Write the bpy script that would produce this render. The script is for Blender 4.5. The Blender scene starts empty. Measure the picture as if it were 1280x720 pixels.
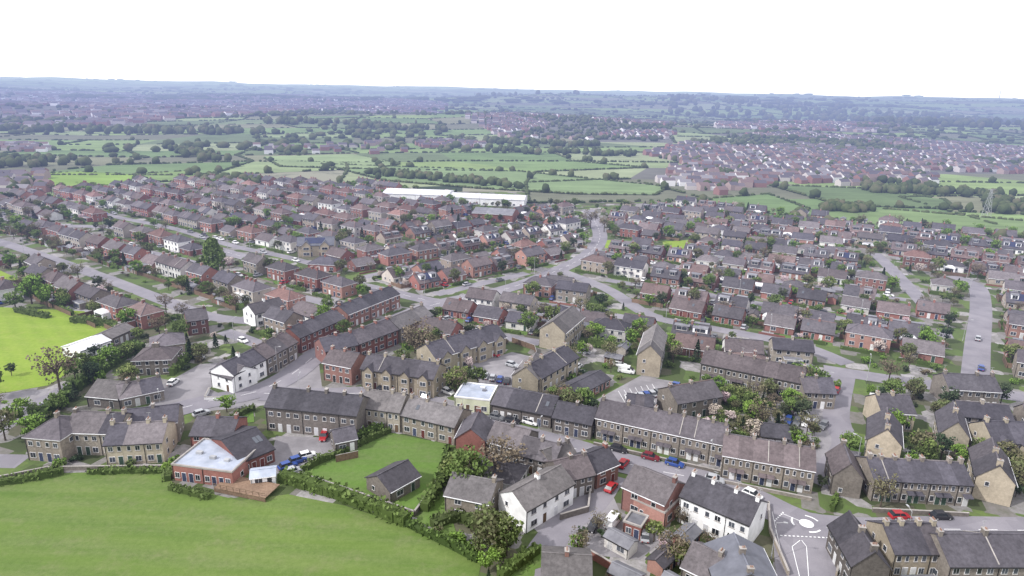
import bpy, math, random
import numpy as np
from mathutils import Vector, noise
random.seed(11); np.random.seed(11)
R=random.random
def U(a,b): return a+(b-a)*random.random()

# ------------------------------------------------------------------ camera geometry
HC=80.0; FP=834.0; TH=math.radians(16.6); RO=math.radians(1.3)
fw=Vector((0,math.cos(TH),-math.sin(TH))); r0=Vector((1,0,0)); u0=Vector((0,math.sin(TH),math.cos(TH)))
rt=r0*math.cos(RO)+u0*math.sin(RO); up=u0*math.cos(RO)-r0*math.sin(RO)
def G(px,py):
    d=fw*FP+rt*(px-640)-up*(py-360)
    if d.z>-4: d.z=-4
    k=HC/-d.z
    return (d.x*k,d.y*k)
def proj(x,y,z=0):
    v=Vector((x,y,z-HC)); f=v.dot(fw)
    if f<1: return (-9999,9999)
    return (640+FP*v.dot(rt)/f,360-FP*v.dot(up)/f)
def inpoly(x,y,P):
    c=False;n=len(P);j=n-1
    for i in range(n):
        if (P[i][1]>y)!=(P[j][1]>y) and x<(P[j][0]-P[i][0])*(y-P[i][1])/(P[j][1]-P[i][1])+P[i][0]: c=not c
        j=i
    return c
def sm(t):
    t=max(0,min(1,t)); return t*t*(3-2*t)
def gs(x,c,w): return math.exp(-((x-c)/w)**2)
def h(x,y):
    r=math.hypot(x,y)
    if r<650: return 0.0
    t=sm((r-650)/700)
    z=t*(noise.noise(Vector((x/600,y/600,3)))*12-4)
    z+=sm((r-1300)/2200)*noise.noise(Vector((x/1000,y/800,7)))*30
    # long ridges across the valley
    rg=y-4300-.18*x+350*noise.noise(Vector((x/1500,0,2)))
    z+=sm((r-2400)/1200)*(60+18*noise.noise(Vector((x/1200,5,5))))*gs(rg,0,950)*sm((x+1500)/2500)
    z+=sm((r-1000)/600)*22*gs(y-1650,0,380)*gs(x,-100,650)
    z+=(48+60*noise.noise(Vector((x/1100,y/1500,12))))*gs(y-7200,0,1300)*sm((x-200)/2200)
    t2=sm((r-5000)/6000)
    z+=t2*(50+34*noise.noise(Vector((x/2600,y/1500,1)))+14*noise.noise(Vector((x/900,y/700,5))))
    t3=sm((r-9000)/9000)
    z+=t3*(18+50*noise.noise(Vector((x/4200,y/4000,9))))
    return z

# ------------------------------------------------------------------ materials
def haze_group():  # haze painted onto surfaces as bluish emission growing with distance, no air volume
    g=bpy.data.node_groups.new("painted_aerial_haze",'ShaderNodeTree')
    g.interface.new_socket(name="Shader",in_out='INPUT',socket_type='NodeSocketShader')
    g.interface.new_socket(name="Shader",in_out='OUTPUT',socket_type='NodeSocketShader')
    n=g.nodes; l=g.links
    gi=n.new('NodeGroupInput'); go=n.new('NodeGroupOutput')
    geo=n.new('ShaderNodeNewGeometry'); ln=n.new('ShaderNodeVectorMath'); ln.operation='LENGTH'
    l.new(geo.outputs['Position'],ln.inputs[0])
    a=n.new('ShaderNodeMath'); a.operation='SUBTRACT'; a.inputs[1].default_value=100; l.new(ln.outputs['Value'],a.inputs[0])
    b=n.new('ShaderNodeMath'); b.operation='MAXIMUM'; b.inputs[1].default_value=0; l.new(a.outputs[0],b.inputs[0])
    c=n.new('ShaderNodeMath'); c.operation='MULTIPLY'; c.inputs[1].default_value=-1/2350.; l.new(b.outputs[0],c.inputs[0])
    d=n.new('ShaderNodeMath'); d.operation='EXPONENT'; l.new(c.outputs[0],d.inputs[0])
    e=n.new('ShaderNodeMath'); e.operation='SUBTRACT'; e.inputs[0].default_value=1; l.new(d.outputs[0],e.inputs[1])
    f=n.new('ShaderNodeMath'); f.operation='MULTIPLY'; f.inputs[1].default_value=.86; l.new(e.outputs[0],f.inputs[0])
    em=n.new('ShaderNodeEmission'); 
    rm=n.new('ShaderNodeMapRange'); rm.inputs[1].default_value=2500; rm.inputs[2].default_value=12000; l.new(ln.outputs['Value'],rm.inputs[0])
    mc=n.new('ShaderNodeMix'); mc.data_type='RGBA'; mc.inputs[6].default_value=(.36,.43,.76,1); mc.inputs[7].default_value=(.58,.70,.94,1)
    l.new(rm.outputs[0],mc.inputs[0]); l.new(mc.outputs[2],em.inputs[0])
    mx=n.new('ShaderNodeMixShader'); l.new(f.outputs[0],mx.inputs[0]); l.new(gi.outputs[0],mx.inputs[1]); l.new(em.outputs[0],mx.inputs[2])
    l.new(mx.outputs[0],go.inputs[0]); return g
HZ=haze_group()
class NT:
    def __init__(s,name):
        s.m=bpy.data.materials.new(name); s.m.use_nodes=True; s.t=s.m.node_tree; s.n=s.t.nodes; s.n.clear(); s.l=s.t.links
    def new(s,t,**k):
        x=s.n.new(t)
        for a,b in k.items(): setattr(x,a,b)
        return x
    def math(s,op,a,b=0.0,clamp=False):
        x=s.new('ShaderNodeMath',operation=op,use_clamp=clamp)
        for i,v in enumerate((a,b)):
            if isinstance(v,(int,float)): x.inputs[i].default_value=v
            else: s.l.new(v,x.inputs[i])
        return x.outputs[0]
    def mix(s,f,a,b,mode='MIX'):
        x=s.new('ShaderNodeMix',data_type='RGBA',blend_type=mode)
        for i,v in ((0,f),(6,a),(7,b)):
            if isinstance(v,(int,float)): x.inputs[i].default_value=v
            elif isinstance(v,tuple): x.inputs[i].default_value=v+(1,) if len(v)==3 else v
            else: s.l.new(v,x.inputs[i])
        return x.outputs[2]
    def noise(s,vec,scale,detail=4,rough=.6):
        x=s.new('ShaderNodeTexNoise'); x.inputs['Scale'].default_value=scale; x.inputs['Detail'].default_value=detail; x.inputs['Roughness'].default_value=rough
        s.l.new(vec,x.inputs['Vector']); return x.outputs['Fac']
    def ramp(s,f,stops,interp='LINEAR'):
        x=s.new('ShaderNodeValToRGB'); cr=x.color_ramp; cr.interpolation=interp
        while len(cr.elements)<len(stops): cr.elements.new(.5)
        for e,(p,c) in zip(cr.elements,stops): e.position=p; e.color=(c+(1,)) if len(c)==3 else c
        s.l.new(f,x.inputs[0]); return x.outputs[0]
    def rng(s,f,a,b,c,d):
        x=s.new('ShaderNodeMapRange'); 
        for i,v in enumerate((a,b,c,d)): x.inputs[i+1].default_value=v
        s.l.new(f,x.inputs[0]); return x.outputs[0]
    def pos(s): return s.new('ShaderNodeNewGeometry').outputs['Position']
    def rand(s): return s.new('ShaderNodeObjectInfo').outputs['Random']
    def attr(s,n='var'):
        x=s.new('ShaderNodeAttribute',attribute_name=n); return x.outputs['Fac']
    def out(s,col,rough=.8,bump=None,bs=.3,spec=.3,metal=0,bd=.05):
        b=s.new('ShaderNodeBsdfPrincipled'); 
        if isinstance(col,tuple): b.inputs['Base Color'].default_value=col+(1,)
        else: s.l.new(col,b.inputs['Base Color'])
        b.inputs['Roughness'].default_value=rough; b.inputs['Specular IOR Level'].default_value=spec; b.inputs['Metallic'].default_value=metal
        if bump is not None:
            bp=s.new('ShaderNodeBump'); bp.inputs['Strength'].default_value=bs; bp.inputs['Distance'].default_value=bd; s.l.new(bump,bp.inputs['Height']); s.l.new(bp.outputs[0],b.inputs['Normal'])
        g=s.new('ShaderNodeGroup'); g.node_tree=HZ; s.l.new(b.outputs[0],g.inputs[0])  # surface shader passes through the painted haze glow
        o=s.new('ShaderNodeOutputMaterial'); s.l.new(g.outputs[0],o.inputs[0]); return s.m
def basic(name,c1,c2,scale=1.0,rough=.8,va=.3,oa=.3,spec=.3,bump=0,world=False,stain=True):
    m=NT(name); P=m.pos()
    f=m.rng(m.noise(P,scale,5,.7),.3,.7,0,1); c=m.mix(f,c1,c2)
    k=m.math('ADD',m.math('MULTIPLY',m.attr(),va),1-va/2)
    k=m.math('MULTIPLY',k,m.math('ADD',m.math('MULTIPLY',m.rand(),oa),1-oa/2))
    if stain: k=m.math('MULTIPLY',k,m.rng(m.noise(P,.35,3),.3,.7,.82,1.15))
    hs=m.new('ShaderNodeHueSaturation'); m.l.new(k,hs.inputs['Value']); m.l.new(c,hs.inputs['Color'])
    return m.out(hs.outputs[0],rough,m.noise(P,scale*3,3) if bump else None,bump,spec)
def multi(name,cols,scale,rough=.85,va=.4,mixn=.4,bump=.3,oa=.35):
    """colour picked per object, weathered by noise"""
    m=NT(name); P=m.pos()
    st=[(i/len(cols),c) for i,c in enumerate(cols)]
    w=m.math('FRACT',m.math('ADD',m.rand(),m.math('MULTIPLY',m.attr(),.13)))
    c=m.ramp(w,st,'CONSTANT')
    k=m.math('ADD',m.math('MULTIPLY',m.attr(),va),1-va/2)
    k=m.math('MULTIPLY',k,m.math('ADD',m.math('MULTIPLY',m.math('FRACT',m.math('MULTIPLY',m.rand(),7.3)),oa),1-oa/2))
    k=m.math('MULTIPLY',k,m.rng(m.noise(P,scale,5,.75),.25,.75,1-mixn,1+mixn))
    k=m.math('MULTIPLY',k,m.rng(m.noise(P,.3,3),.3,.7,.85,1.15))
    hs=m.new('ShaderNodeHueSaturation'); m.l.new(k,hs.inputs['Value']); m.l.new(c,hs.inputs['Color'])
    return m.out(hs.outputs[0],rough,m.noise(P,scale*2,3),bump,.25)
M={}
M['roof']=multi('slate_roof',[(.082,.076,.088),(.105,.094,.105),(.070,.066,.080),(.128,.114,.120),(.092,.084,.092),(.100,.084,.088)],1.3)
M['roofdark']=multi('dark_slate_roof',[(.058,.055,.066),(.072,.067,.078),(.064,.061,.072)],1.3)
M['roofstone']=multi('stone_slate_roof',[(.145,.135,.138),(.175,.162,.162),(.130,.120,.120)],1.3)
M['roofbrown']=multi('concrete_tile_roof',[(.115,.092,.094),(.135,.110,.114),(.105,.096,.106),(.145,.104,.100),(.088,.082,.094),(.078,.073,.083)],1.3)
M['roofred']=multi('clay_tile_roof',[(.165,.100,.094),(.135,.100,.102),(.105,.092,.100),(.20,.120,.108),(.095,.083,.09)],1.3)
M['stone']=multi('stone_wall',[(.27,.235,.195),(.21,.185,.16),(.32,.285,.24),(.18,.16,.14)],1.8)
M['stonedark']=multi('dark_stone_wall',[(.14,.125,.115),(.18,.16,.14),(.16,.142,.13)],1.8)
M['tan']=multi('buff_stone_wall',[(.40,.345,.265),(.34,.30,.23),(.43,.38,.295)],1.8,mixn=.25)
M['brick']=multi('brick_wall',[(.22,.095,.08),(.26,.12,.10),(.18,.095,.085),(.28,.155,.13)],2.5,mixn=.25)
M['mixw']=multi('render_or_brick_wall',[(.25,.11,.095),(.42,.38,.34),(.30,.17,.14),(.62,.60,.57),(.22,.11,.095),(.32,.27,.23),(.27,.13,.11),(.70,.69,.67)],2.0,mixn=.2)
M['white']=basic('white_render',(.76,.76,.76),(.83,.83,.83),.6,.8,.1,.08)
M['frame']=basic('white_window_frame',(.74,.74,.76),(.82,.82,.83),1,.5,.1,.0)
M['trim']=basic('stone_trim',(.30,.28,.26),(.40,.37,.35),1,.8,.2,.2)
def glass():
    m=NT('window_glass'); f=m.attr(); c=m.mix(f,(.015,.018,.022),(.09,.10,.12)); return m.out(c,.08,spec=.6)
M['glass']=glass()
M['door']=multi('painted_door',[(.12,.035,.03),(.04,.05,.09),(.6,.6,.6),(.04,.07,.05),(.12,.08,.05),(.55,.55,.57),(.05,.05,.05)],3,mixn=.1,bump=0)
M['pot']=basic('terracotta_pot',(.26,.14,.10),(.32,.19,.14),3)
M['flatroof']=basic('flat_roof_membrane',(.30,.34,.42),(.40,.43,.50),.4,.6,.15,.2)
M['flatwhite']=basic('pale_flat_roof',(.52,.52,.56),(.68,.68,.71),.4,.6,.15,.1)
M['flatdark']=basic('felt_roof',(.14,.14,.16),(.22,.22,.24),.6,.8,.3,.3)
M['wood']=basic('timber',(.14,.09,.06),(.24,.165,.115),2,.8,.5,.4)
M['cream']=basic('cream_fascia',(.55,.58,.40),(.62,.63,.48),.8,.6)
M['bluroof']=basic('blue_grey_roof',(.115,.12,.145),(.15,.155,.185),.8,.5)
M['solar']=basic('solar_panel',(.012,.018,.06),(.02,.03,.09),2,.2,.1,.1,.6)
M['kerb']=basic('kerbstone',(.36,.35,.36),(.44,.43,.44),1)
def asphalt(name,a,b,bs=.2):
    m=NT(name); P=m.pos()
    c=m.mix(m.rng(m.noise(P,.12,5,.6),.35,.65,0,1),a,b)
    c=m.mix(m.rng(m.noise(P,6,3,.8),.3,.7,0,.3),c,(a[0]*.6,a[1]*.6,a[2]*.6))
    v=m.new('ShaderNodeTexVoronoi',feature='F1'); v.inputs['Scale'].default_value=.13; m.l.new(P,v.inputs['Vector'])
    sep=m.new('ShaderNodeSeparateColor'); m.l.new(v.outputs['Color'],sep.inputs[0])
    c=m.mix(m.math('MULTIPLY',m.math('GREATER_THAN',sep.outputs[0],.8),.22),c,(a[0]*.6,a[1]*.6,a[2]*.62))
    return m.out(c,.9,m.noise(P,8,3),bs,.2)
M['asph']=asphalt('asphalt',(.205,.195,.22),(.275,.26,.285))
M['asph2']=asphalt('worn_yard_asphalt',(.20,.19,.20),(.33,.315,.33))
M['pave']=asphalt('pavement',(.30,.29,.30),(.39,.38,.39))
M['paint']=basic('road_paint',(.7,.7,.7),(.8,.8,.8),2,.6,.1,0)
def grass(name,a,b,c3,stripe=0,ang=.3):
    m=NT(name); P=m.pos()
    mp=m.new('ShaderNodeMapping'); mp.inputs['Rotation'].default_value=(0,0,ang); m.l.new(P,mp.inputs[0])
    c=m.mix(m.rng(m.noise(P,.035,6,.62),.36,.64,0,1),a,b)
    mp2=m.new('ShaderNodeMapping'); mp2.inputs['Rotation'].default_value=(0,0,ang); mp2.inputs['Scale'].default_value=(.02,.25,1); m.l.new(P,mp2.inputs[0])
    c=m.mix(m.rng(m.noise(mp2.outputs[0],1,5,.65),.4,.65,0,.7),c,c3)
    c=m.mix(m.rng(m.noise(P,.16,6,.75),.5,.7,0,.6),c,(c3[0]*1.15,c3[1]*.95,c3[2]*1.3))
    c=m.mix(m.rng(m.noise(P,.9,5,.8),.35,.7,0,.6),c,(a[0]*.65,a[1]*.7,a[2]*.65))
    if stripe:
        w=m.new('ShaderNodeTexWave',wave_type='BANDS',bands_direction='Y'); w.inputs['Scale'].default_value=stripe; w.inputs['Distortion'].default_value=1.5; w.inputs['Detail'].default_value=2
        w.inputs['Detail Scale'].default_value=.4
        m.l.new(mp.outputs[0],w.inputs[0]); c=m.mix(m.math('MULTIPLY',w.outputs['Fac'],.2),c,(b[0]*1.2,b[1]*1.15,b[2]))
    return m.out(c,.95,m.noise(P,5,4),.6,.12)
M['field']=grass('meadow_grass',(.095,.155,.035),(.13,.190,.05),(.165,.20,.08),.05,.15)
M['pitch']=grass('pitch_grass',(.17,.26,.03),(.22,.31,.045),(.26,.33,.07),.06,.8)
M['lawn']=grass('lawn_grass',(.10,.18,.035),(.14,.225,.055),(.13,.17,.065))
def townground():
    m=NT('garden_ground'); P=m.pos()
    mp=m.new('ShaderNodeMapping'); mp.inputs['Rotation'].default_value=(0,0,.35); m.l.new(P,mp.inputs[0])
    v=m.new('ShaderNodeTexVoronoi',distance='CHEBYCHEV'); v.inputs['Scale'].default_value=.16; m.l.new(mp.outputs[0],v.inputs['Vector'])
    sep=m.new('ShaderNodeSeparateColor'); m.l.new(v.outputs['Color'],sep.inputs[0])
    c=m.ramp(sep.outputs[0],[(0,(.07,.10,.035)),(.2,(.26,.245,.25)),(.32,(.10,.15,.045)),(.5,(.20,.185,.18)),(.6,(.12,.115,.08)),(.7,(.36,.34,.35)),(.8,(.06,.08,.035)),(.92,(.12,.17,.05))],'CONSTANT')
    c=m.mix(m.rng(m.noise(P,.6,5,.7),.35,.65,0,.55),c,(.08,.09,.05))
    return m.out(c,.95,m.noise(P,2,4),.6,.1)
M['town']=townground()
def farground():
    m=NT('countryside'); P=m.pos()
    mp=m.new('ShaderNodeMapping'); mp.inputs['Scale'].default_value=(.0030,.0036,0); mp.inputs['Rotation'].default_value=(0,0,.2); m.l.new(P,mp.inputs[0])
    v=m.new('ShaderNodeTexVoronoi'); v.inputs['Scale'].default_value=1; m.l.new(mp.outputs[0],v.inputs['Vector'])
    e=m.new('ShaderNodeTexVoronoi',feature='DISTANCE_TO_EDGE'); e.inputs['Scale'].default_value=1; m.l.new(mp.outputs[0],e.inputs['Vector'])
    sep=m.new('ShaderNodeSeparateColor'); m.l.new(v.outputs['Color'],sep.inputs[0])
    c=m.ramp(sep.outputs[0],[(0,(.14,.20,.085)),(.3,(.09,.13,.06)),(.5,(.19,.25,.12)),(.7,(.12,.14,.09)),(.85,(.23,.23,.17))],'CONSTANT')
    big=m.noise(P,.0011,5,.6)
    wood=m.rng(big,.50,.58,0,.85)
    c=m.mix(wood,c,m.mix(m.noise(P,.012,5,.8),(.02,.03,.02),(.15,.14,.14)))
    c=m.mix(m.math('LESS_THAN',e.outputs[0],.04),c,(.03,.045,.025))
    c=m.mix(m.rng(m.noise(P,.02,5,.75),.55,.66,0,.6),c,(.03,.045,.03))
    return m.out(c,.95,spec=.1)
M['far']=farground()
def attrcol():
    m=NT('field_grass'); P=m.pos()
    a=m.new('ShaderNodeAttribute',attribute_name='col'); c=a.outputs['Color']
    k=m.rng(m.noise(P,.02,5,.7),.3,.7,.8,1.2)
    mp=m.new('ShaderNodeMapping'); mp.inputs['Scale'].default_value=(.01,.15,1); mp.inputs['Rotation'].default_value=(0,0,.3); m.l.new(P,mp.inputs[0])
    k=m.math('MULTIPLY',k,m.rng(m.noise(mp.outputs[0],1,3),.3,.7,.85,1.15))
    hs=m.new('ShaderNodeHueSaturation'); hs.inputs['Saturation'].default_value=.92; m.l.new(m.math('MULTIPLY',k,.84),hs.inputs['Value']); m.l.new(c,hs.inputs['Color'])
    return m.out(hs.outputs[0],.95,spec=.1)
M['fcol']=attrcol()
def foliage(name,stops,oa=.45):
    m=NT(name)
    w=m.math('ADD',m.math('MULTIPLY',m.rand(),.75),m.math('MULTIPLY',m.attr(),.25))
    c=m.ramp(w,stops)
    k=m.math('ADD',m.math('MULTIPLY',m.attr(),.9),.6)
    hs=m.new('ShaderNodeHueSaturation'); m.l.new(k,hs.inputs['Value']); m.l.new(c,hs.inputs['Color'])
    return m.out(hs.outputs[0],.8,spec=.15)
M['leaf']=foliage('spring_foliage',[(0,(.055,.095,.025)),(.25,(.11,.16,.045)),(.45,(.065,.09,.03)),(.6,(.14,.18,.055)),(.75,(.12,.11,.065)),(1,(.075,.105,.035))])
M['leafdark']=foliage('evergreen_foliage',[(0,(.025,.045,.024)),(.5,(.04,.058,.03)),(1,(.055,.065,.035))])
M['leafbright']=foliage('fresh_foliage',[(0,(.09,.16,.03)),(1,(.13,.20,.04))])
M['twig']=foliage('budding_twigs',[(0,(.15,.12,.085)),(.5,(.12,.10,.07)),(1,(.15,.15,.075))])
M['blossom']=foliage('pale_blossom',[(0,(.42,.28,.32)),(.5,(.48,.40,.40)),(1,(.34,.30,.24))])
M['bark']=basic('bark',(.06,.045,.035),(.11,.09,.07),3,.9)
M['hedge']=foliage('hedge_foliage',[(0,(.055,.09,.025)),(.5,(.095,.14,.036)),(1,(.065,.08,.035))])
M['tyre']=basic('tyre_rubber',(.02,.02,.02),(.03,.03,.03),3)
M['metal']=basic('galvanised_metal',(.35,.36,.37),(.42,.42,.43),3,.5)
for nm,c in dict(red=(.34,.02,.025),white=(.75,.75,.75),silver=(.38,.39,.41),black=(.025,.025,.03),blue=(.03,.07,.26),grey=(.14,.145,.155),dred=(.16,.02,.03)).items():
    m=NT('car_paint_'+nm); M['car_'+nm]=m.out(c,.3,spec=.5)
m=NT('far_house_wall'); M['farwall']=m.out(m.ramp(m.attr(),[(0,(.25,.14,.13)),(.35,(.34,.26,.24)),(.62,(.50,.46,.44)),(.86,(.75,.74,.73))],'CONSTANT'),.9)
m=NT('far_house_roof'); M['farroof']=m.out(m.ramp(m.attr(),[(0,(.095,.087,.105)),(.4,(.13,.11,.125)),(.7,(.16,.115,.115)),(.88,(.21,.20,.22))],'CONSTANT'),.9)
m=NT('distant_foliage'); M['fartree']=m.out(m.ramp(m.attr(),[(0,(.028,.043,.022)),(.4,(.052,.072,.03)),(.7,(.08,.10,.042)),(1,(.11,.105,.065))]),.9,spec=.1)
MN=list(M.keys()); MI={k:i for i,k in enumerate(MN)}

# ------------------------------------------------------------------ mesh builder
SC=bpy.context.scene.collection
class MB:
    def __init__(s): s.v=[];s.f=[];s.m=[];s.r=[]; s.o=(0,0,0); s.c=1; s.s=0
    def T(s,x=0,y=0,a=0,z=0): s.o=(x,y,z); s.c=math.cos(a); s.s=math.sin(a)
    def face(s,pts,mat,var=.5):
        b=len(s.v); 
        for x,y,z in pts: s.v.append((s.o[0]+x*s.c-y*s.s,s.o[1]+x*s.s+y*s.c,s.o[2]+z))
        s.f.append(tuple(range(b,b+len(pts)))); s.m.append(mat); s.r.append(var)
    def hexa(s,a,b,mat,var=.5,bottom=True):
        s.face(b,mat,var)
        for i in range(4):
            j=(i+1)%4; s.face([a[i],a[j],b[j],b[i]],mat,var)
        if bottom: s.face(a[::-1],mat,var)
    def box(s,x0,x1,y0,y1,z0,z1,mat,var=.5,topmat=None,bottom=False):
        a=[(x0,y0,z0),(x1,y0,z0),(x1,y1,z0),(x0,y1,z0)]; b=[(p[0],p[1],z1) for p in a]
        s.face(b,topmat or mat,var)
        for i in range(4):
            j=(i+1)%4; s.face([a[i],a[j],b[j],b[i]],mat,var)
        if bottom: s.face(a[::-1],mat,var)
    def cyl(s,p,q,r1,r2,n,mat,var=.5,cap=True):
        p=Vector(p);q=Vector(q);d=(q-p).normalized(); a=d.orthogonal().normalized(); b=d.cross(a)
        A=[p+(a*math.cos(t)+b*math.sin(t))*r1 for t in [2*math.pi*i/n for i in range(n)]]
        B=[q+(a*math.cos(t)+b*math.sin(t))*r2 for t in [2*math.pi*i/n for i in range(n)]]
        for i in range(n):
            j=(i+1)%n; s.face([tuple(A[i]),tuple(A[j]),tuple(B[j]),tuple(B[i])],mat,var)
        if cap: s.face([tuple(x) for x in B],mat,var); s.face([tuple(x) for x in A[::-1]],mat,var)
    def leaf(s,x,y,z,sz,mat,var):
        a=Vector((R()-.5,R()-.5,R()-.5)).normalized(); b=a.orthogonal().normalized()*sz; a=a*sz*.8
        t=U(0,6.28); u=a*math.cos(t)+b*math.sin(t)
        w=Vector((R()-.5,R()-.5,R()-.5)).cross(u).normalized()*sz*.8
        s.face([(x-u.x-w.x,y-u.y-w.y,z-u.z-w.z),(x+u.x-w.x,y+u.y-w.y,z+u.z-w.z),(x+u.x+w.x,y+u.y+w.y,z+u.z+w.z),(x-u.x*.7+w.x,y-u.y*.7+w.y,z-u.z*.7+w.z)],mat,var)
    def mesh(s,name):
        me=bpy.data.meshes.new(name); me.from_pydata(s.v,[],s.f)
        used=sorted(set(s.m),key=lambda k:MI[k]); ix={k:i for i,k in enumerate(used)}
        for k in used: me.materials.append(M[k])
        me.polygons.foreach_set('material_index',[ix[k] for k in s.m])
        at=me.attributes.new('var','FLOAT','FACE'); at.data.foreach_set('value',s.r)
        me.update(); return me
    def obj(s,name,loc=(0,0,0),rot=0): return place(name,s.mesh(name),loc,rot)
def place(name,me,loc=(0,0,0),rot=0,sc=1):
    o=bpy.data.objects.new(name,me); o.location=loc; o.rotation_euler=(0,0,rot)
    o.scale=(sc,sc,sc) if isinstance(sc,(int,float)) else sc
    SC.objects.link(o); return o

# ------------------------------------------------------------------ occupancy
OX,OY,OW,OH=-620,60,1300,760
occ=np.zeros((OW,OH),bool); rocc=np.zeros((OW,OH),bool)
def rectpts(cx,cy,w,d,a,m=0):
    c,s=math.cos(a),math.sin(a); nx=max(2,int((w+2*m)/.9)+1); ny=max(2,int((d+2*m)/.9)+1)
    X,Y=np.meshgrid(np.linspace(-w/2-m,w/2+m,nx),np.linspace(-d/2-m,d/2+m,ny))
    x=(cx+X*c-Y*s-OX).astype(int).ravel(); y=(cy+X*s+Y*c-OY).astype(int).ravel()
    k=(x>=0)&(x<OW)&(y>=0)&(y<OH); return x[k],y[k]
def mark(cx,cy,w,d,a,m=0,g=None): x,y=rectpts(cx,cy,w,d,a,m); (occ if g is None else g)[x,y]=True
def busy(cx,cy,w,d,a,m=0,g=None): x,y=rectpts(cx,cy,w,d,a,m); return len(x)==0 or bool((occ if g is None else g)[x,y].any())

# ------------------------------------------------------------------ buildings
def window(mb,x,z,w,hh,y,sg,axis='y',fr='frame'):
    """window on wall plane; sg = outward sign"""
    v=R()
    def q(x0,x1,z0,z1,off,mat,vv):
        if axis=='y':
            y0,y1=sorted((y,y+sg*off)); mb.box(x0,x1,y0,y1,z0,z1,mat,vv,bottom=True)
        else:
            y0,y1=sorted((y,y+sg*off)); mb.box(y0,y1,x0,x1,z0,z1,mat,vv,bottom=True)
    q(x-w/2,x+w/2,z,z+hh,.05,fr,.5)
    n=2 if w>1.0 else 1; b=.07; ww=(w-b*(n+1))/n
    for i in range(n):
        xx=x-w/2+b+i*(ww+b); q(xx,xx+ww,z+b,z+hh-b,.07,'glass',v)
    q(x-w/2-.08,x+w/2+.08,z-.12,z-.002,.12,'trim',.5)
def house(W,D,E,Rr,units=2,wall='stone',roof='roof',kind='gable',chim=True,floors=2,dormer=0,porch=False,gw=True,sky=0,solar=False,frontgable=0,ext=0):
    mb=MB(); hw,hd=W/2,D/2; uw=W/units; ov=.35; t=.16
    wv=R()
    if kind=='flat':
        mb.box(-hw,hw,-hd,hd,0,E,wall,wv,topmat='flatdark' if roof=='roof' else roof)
        for (a,b,c,d) in((-hw-.1,hw+.1,-hd-.1,-hd+.25),(-hw-.1,hw+.1,hd-.25,hd+.1)): mb.box(a,b,c,d,E-.05,E+.3,'frame' if wall in('cream','white') else 'trim',.5,bottom=True)
        for (a,b) in((-hw-.1,-hw+.25),(hw-.25,hw+.1)): mb.box(a,b,-hd+.25,hd-.25,E-.05,E+.3,'frame' if wall in('cream','white') else 'trim',.5,bottom=True)
        for k in range(int(W*D/40)):
            x,y=U(-hw*.75,hw*.75),U(-hd*.7,hd*.7); s_=U(.3,.7); mb.box(x-s_,x+s_,y-.4,y+.4,E,E+U(.25,.6),random.choice(['frame','metal','flatdark']),R())
    elif kind=='hip':
        mb.box(-hw,hw,-hd,hd,0,E,wall,wv)
        k=min(hd,hw)*.95; a=[(-hw-ov,-hd-ov,E-.1),(hw+ov,-hd-ov,E-.1),(hw+ov,hd+ov,E-.1),(-hw-ov,hd+ov,E-.1)]
        p=(-hw+k,0,E+Rr); q=(hw-k,0,E+Rr); b=[(x,y,z+.15) for x,y,z in a]
        for i in range(4): j=(i+1)%4; mb.face([a[i],a[j],b[j],b[i]],'frame',.5)
        mb.face(a[::-1],'frame',.5)
        v=R(); mb.face([b[0],b[1],q,p],roof,v); mb.face([b[2],b[3],p,q],roof,v); mb.face([b[1],b[2],q],roof,v); mb.face([b[3],b[0],p],roof,v)
        mb.box(-hw+k,hw-k,-.12,.12,E+Rr-.1,E+Rr+.09,roof,1)
        for c0,e0 in((b[0],p),(b[3],p),(b[1],q),(b[2],q)): mb.cyl((c0[0],c0[1],c0[2]+.02),(e0[0],e0[1],e0[2]+.02),.1,.1,4,roof,1,cap=False)
    else:
        ap=E+Rr
        mb.face([(-hw,-hd,0),(hw,-hd,0),(hw,-hd,E),(-hw,-hd,E)],wall,wv); mb.face([(hw,hd,0),(-hw,hd,0),(-hw,hd,E),(hw,hd,E)],wall,wv)
        mb.face([(hw,-hd,0),(hw,hd,0),(hw,hd,E),(hw,0,ap),(hw,-hd,E)],wall,wv); mb.face([(-hw,hd,0),(-hw,-hd,0),(-hw,-hd,E),(-hw,0,ap),(-hw,hd,E)],wall,wv)
        sl=Rr/hd
        for i in range(units):
            x0=-hw+i*uw-(.2 if i==0 else 0); x1=-hw+(i+1)*uw+(.2 if i==units-1 else 0); v=R()
            for sg in(-1,1):
                e=(sg*(hd+ov),E-ov*sl+.03); r=(0,ap+.03)
                a=[(x0,e[0],e[1]),(x1,e[0],e[1]),(x1,0,r[1]),(x0,0,r[1])]; b=[(x,y,z+t) for x,y,z in a]
                if sg>0: a=a[::-1]; b=b[::-1]
                mb.hexa(a,b,roof,v)
            if i and W>14 and R()<.15: # party-wall upstand
                for sg in(-1,1):
                    yy0,yy1=(-hd,-.16) if sg<0 else (.16,hd); f=lambda yy:ap-abs(yy)*sl+.17
                    a=[(x0-.1,yy0,f(yy0)),(x0+.1,yy0,f(yy0)),(x0+.1,yy1,f(yy1)),(x0-.1,yy1,f(yy1))]; mb.hexa(a,[(p[0],p[1],p[2]+.12) for p in a],'trim',R())
        mb.box(-hw-.2,hw+.2,-.14,.14,ap+.1,ap+.27,roof,1)
        for sg in(-1,1):  # gutters
            y=sg*(hd+ov+.06); mb.box(-hw-.15,hw+.15,y-.06,y+.06,E-ov*sl-.02,E-ov*sl+.12,'frame' if R()<.4 else 'tyre',.5,bottom=True)
    fh=E/floors
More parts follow.
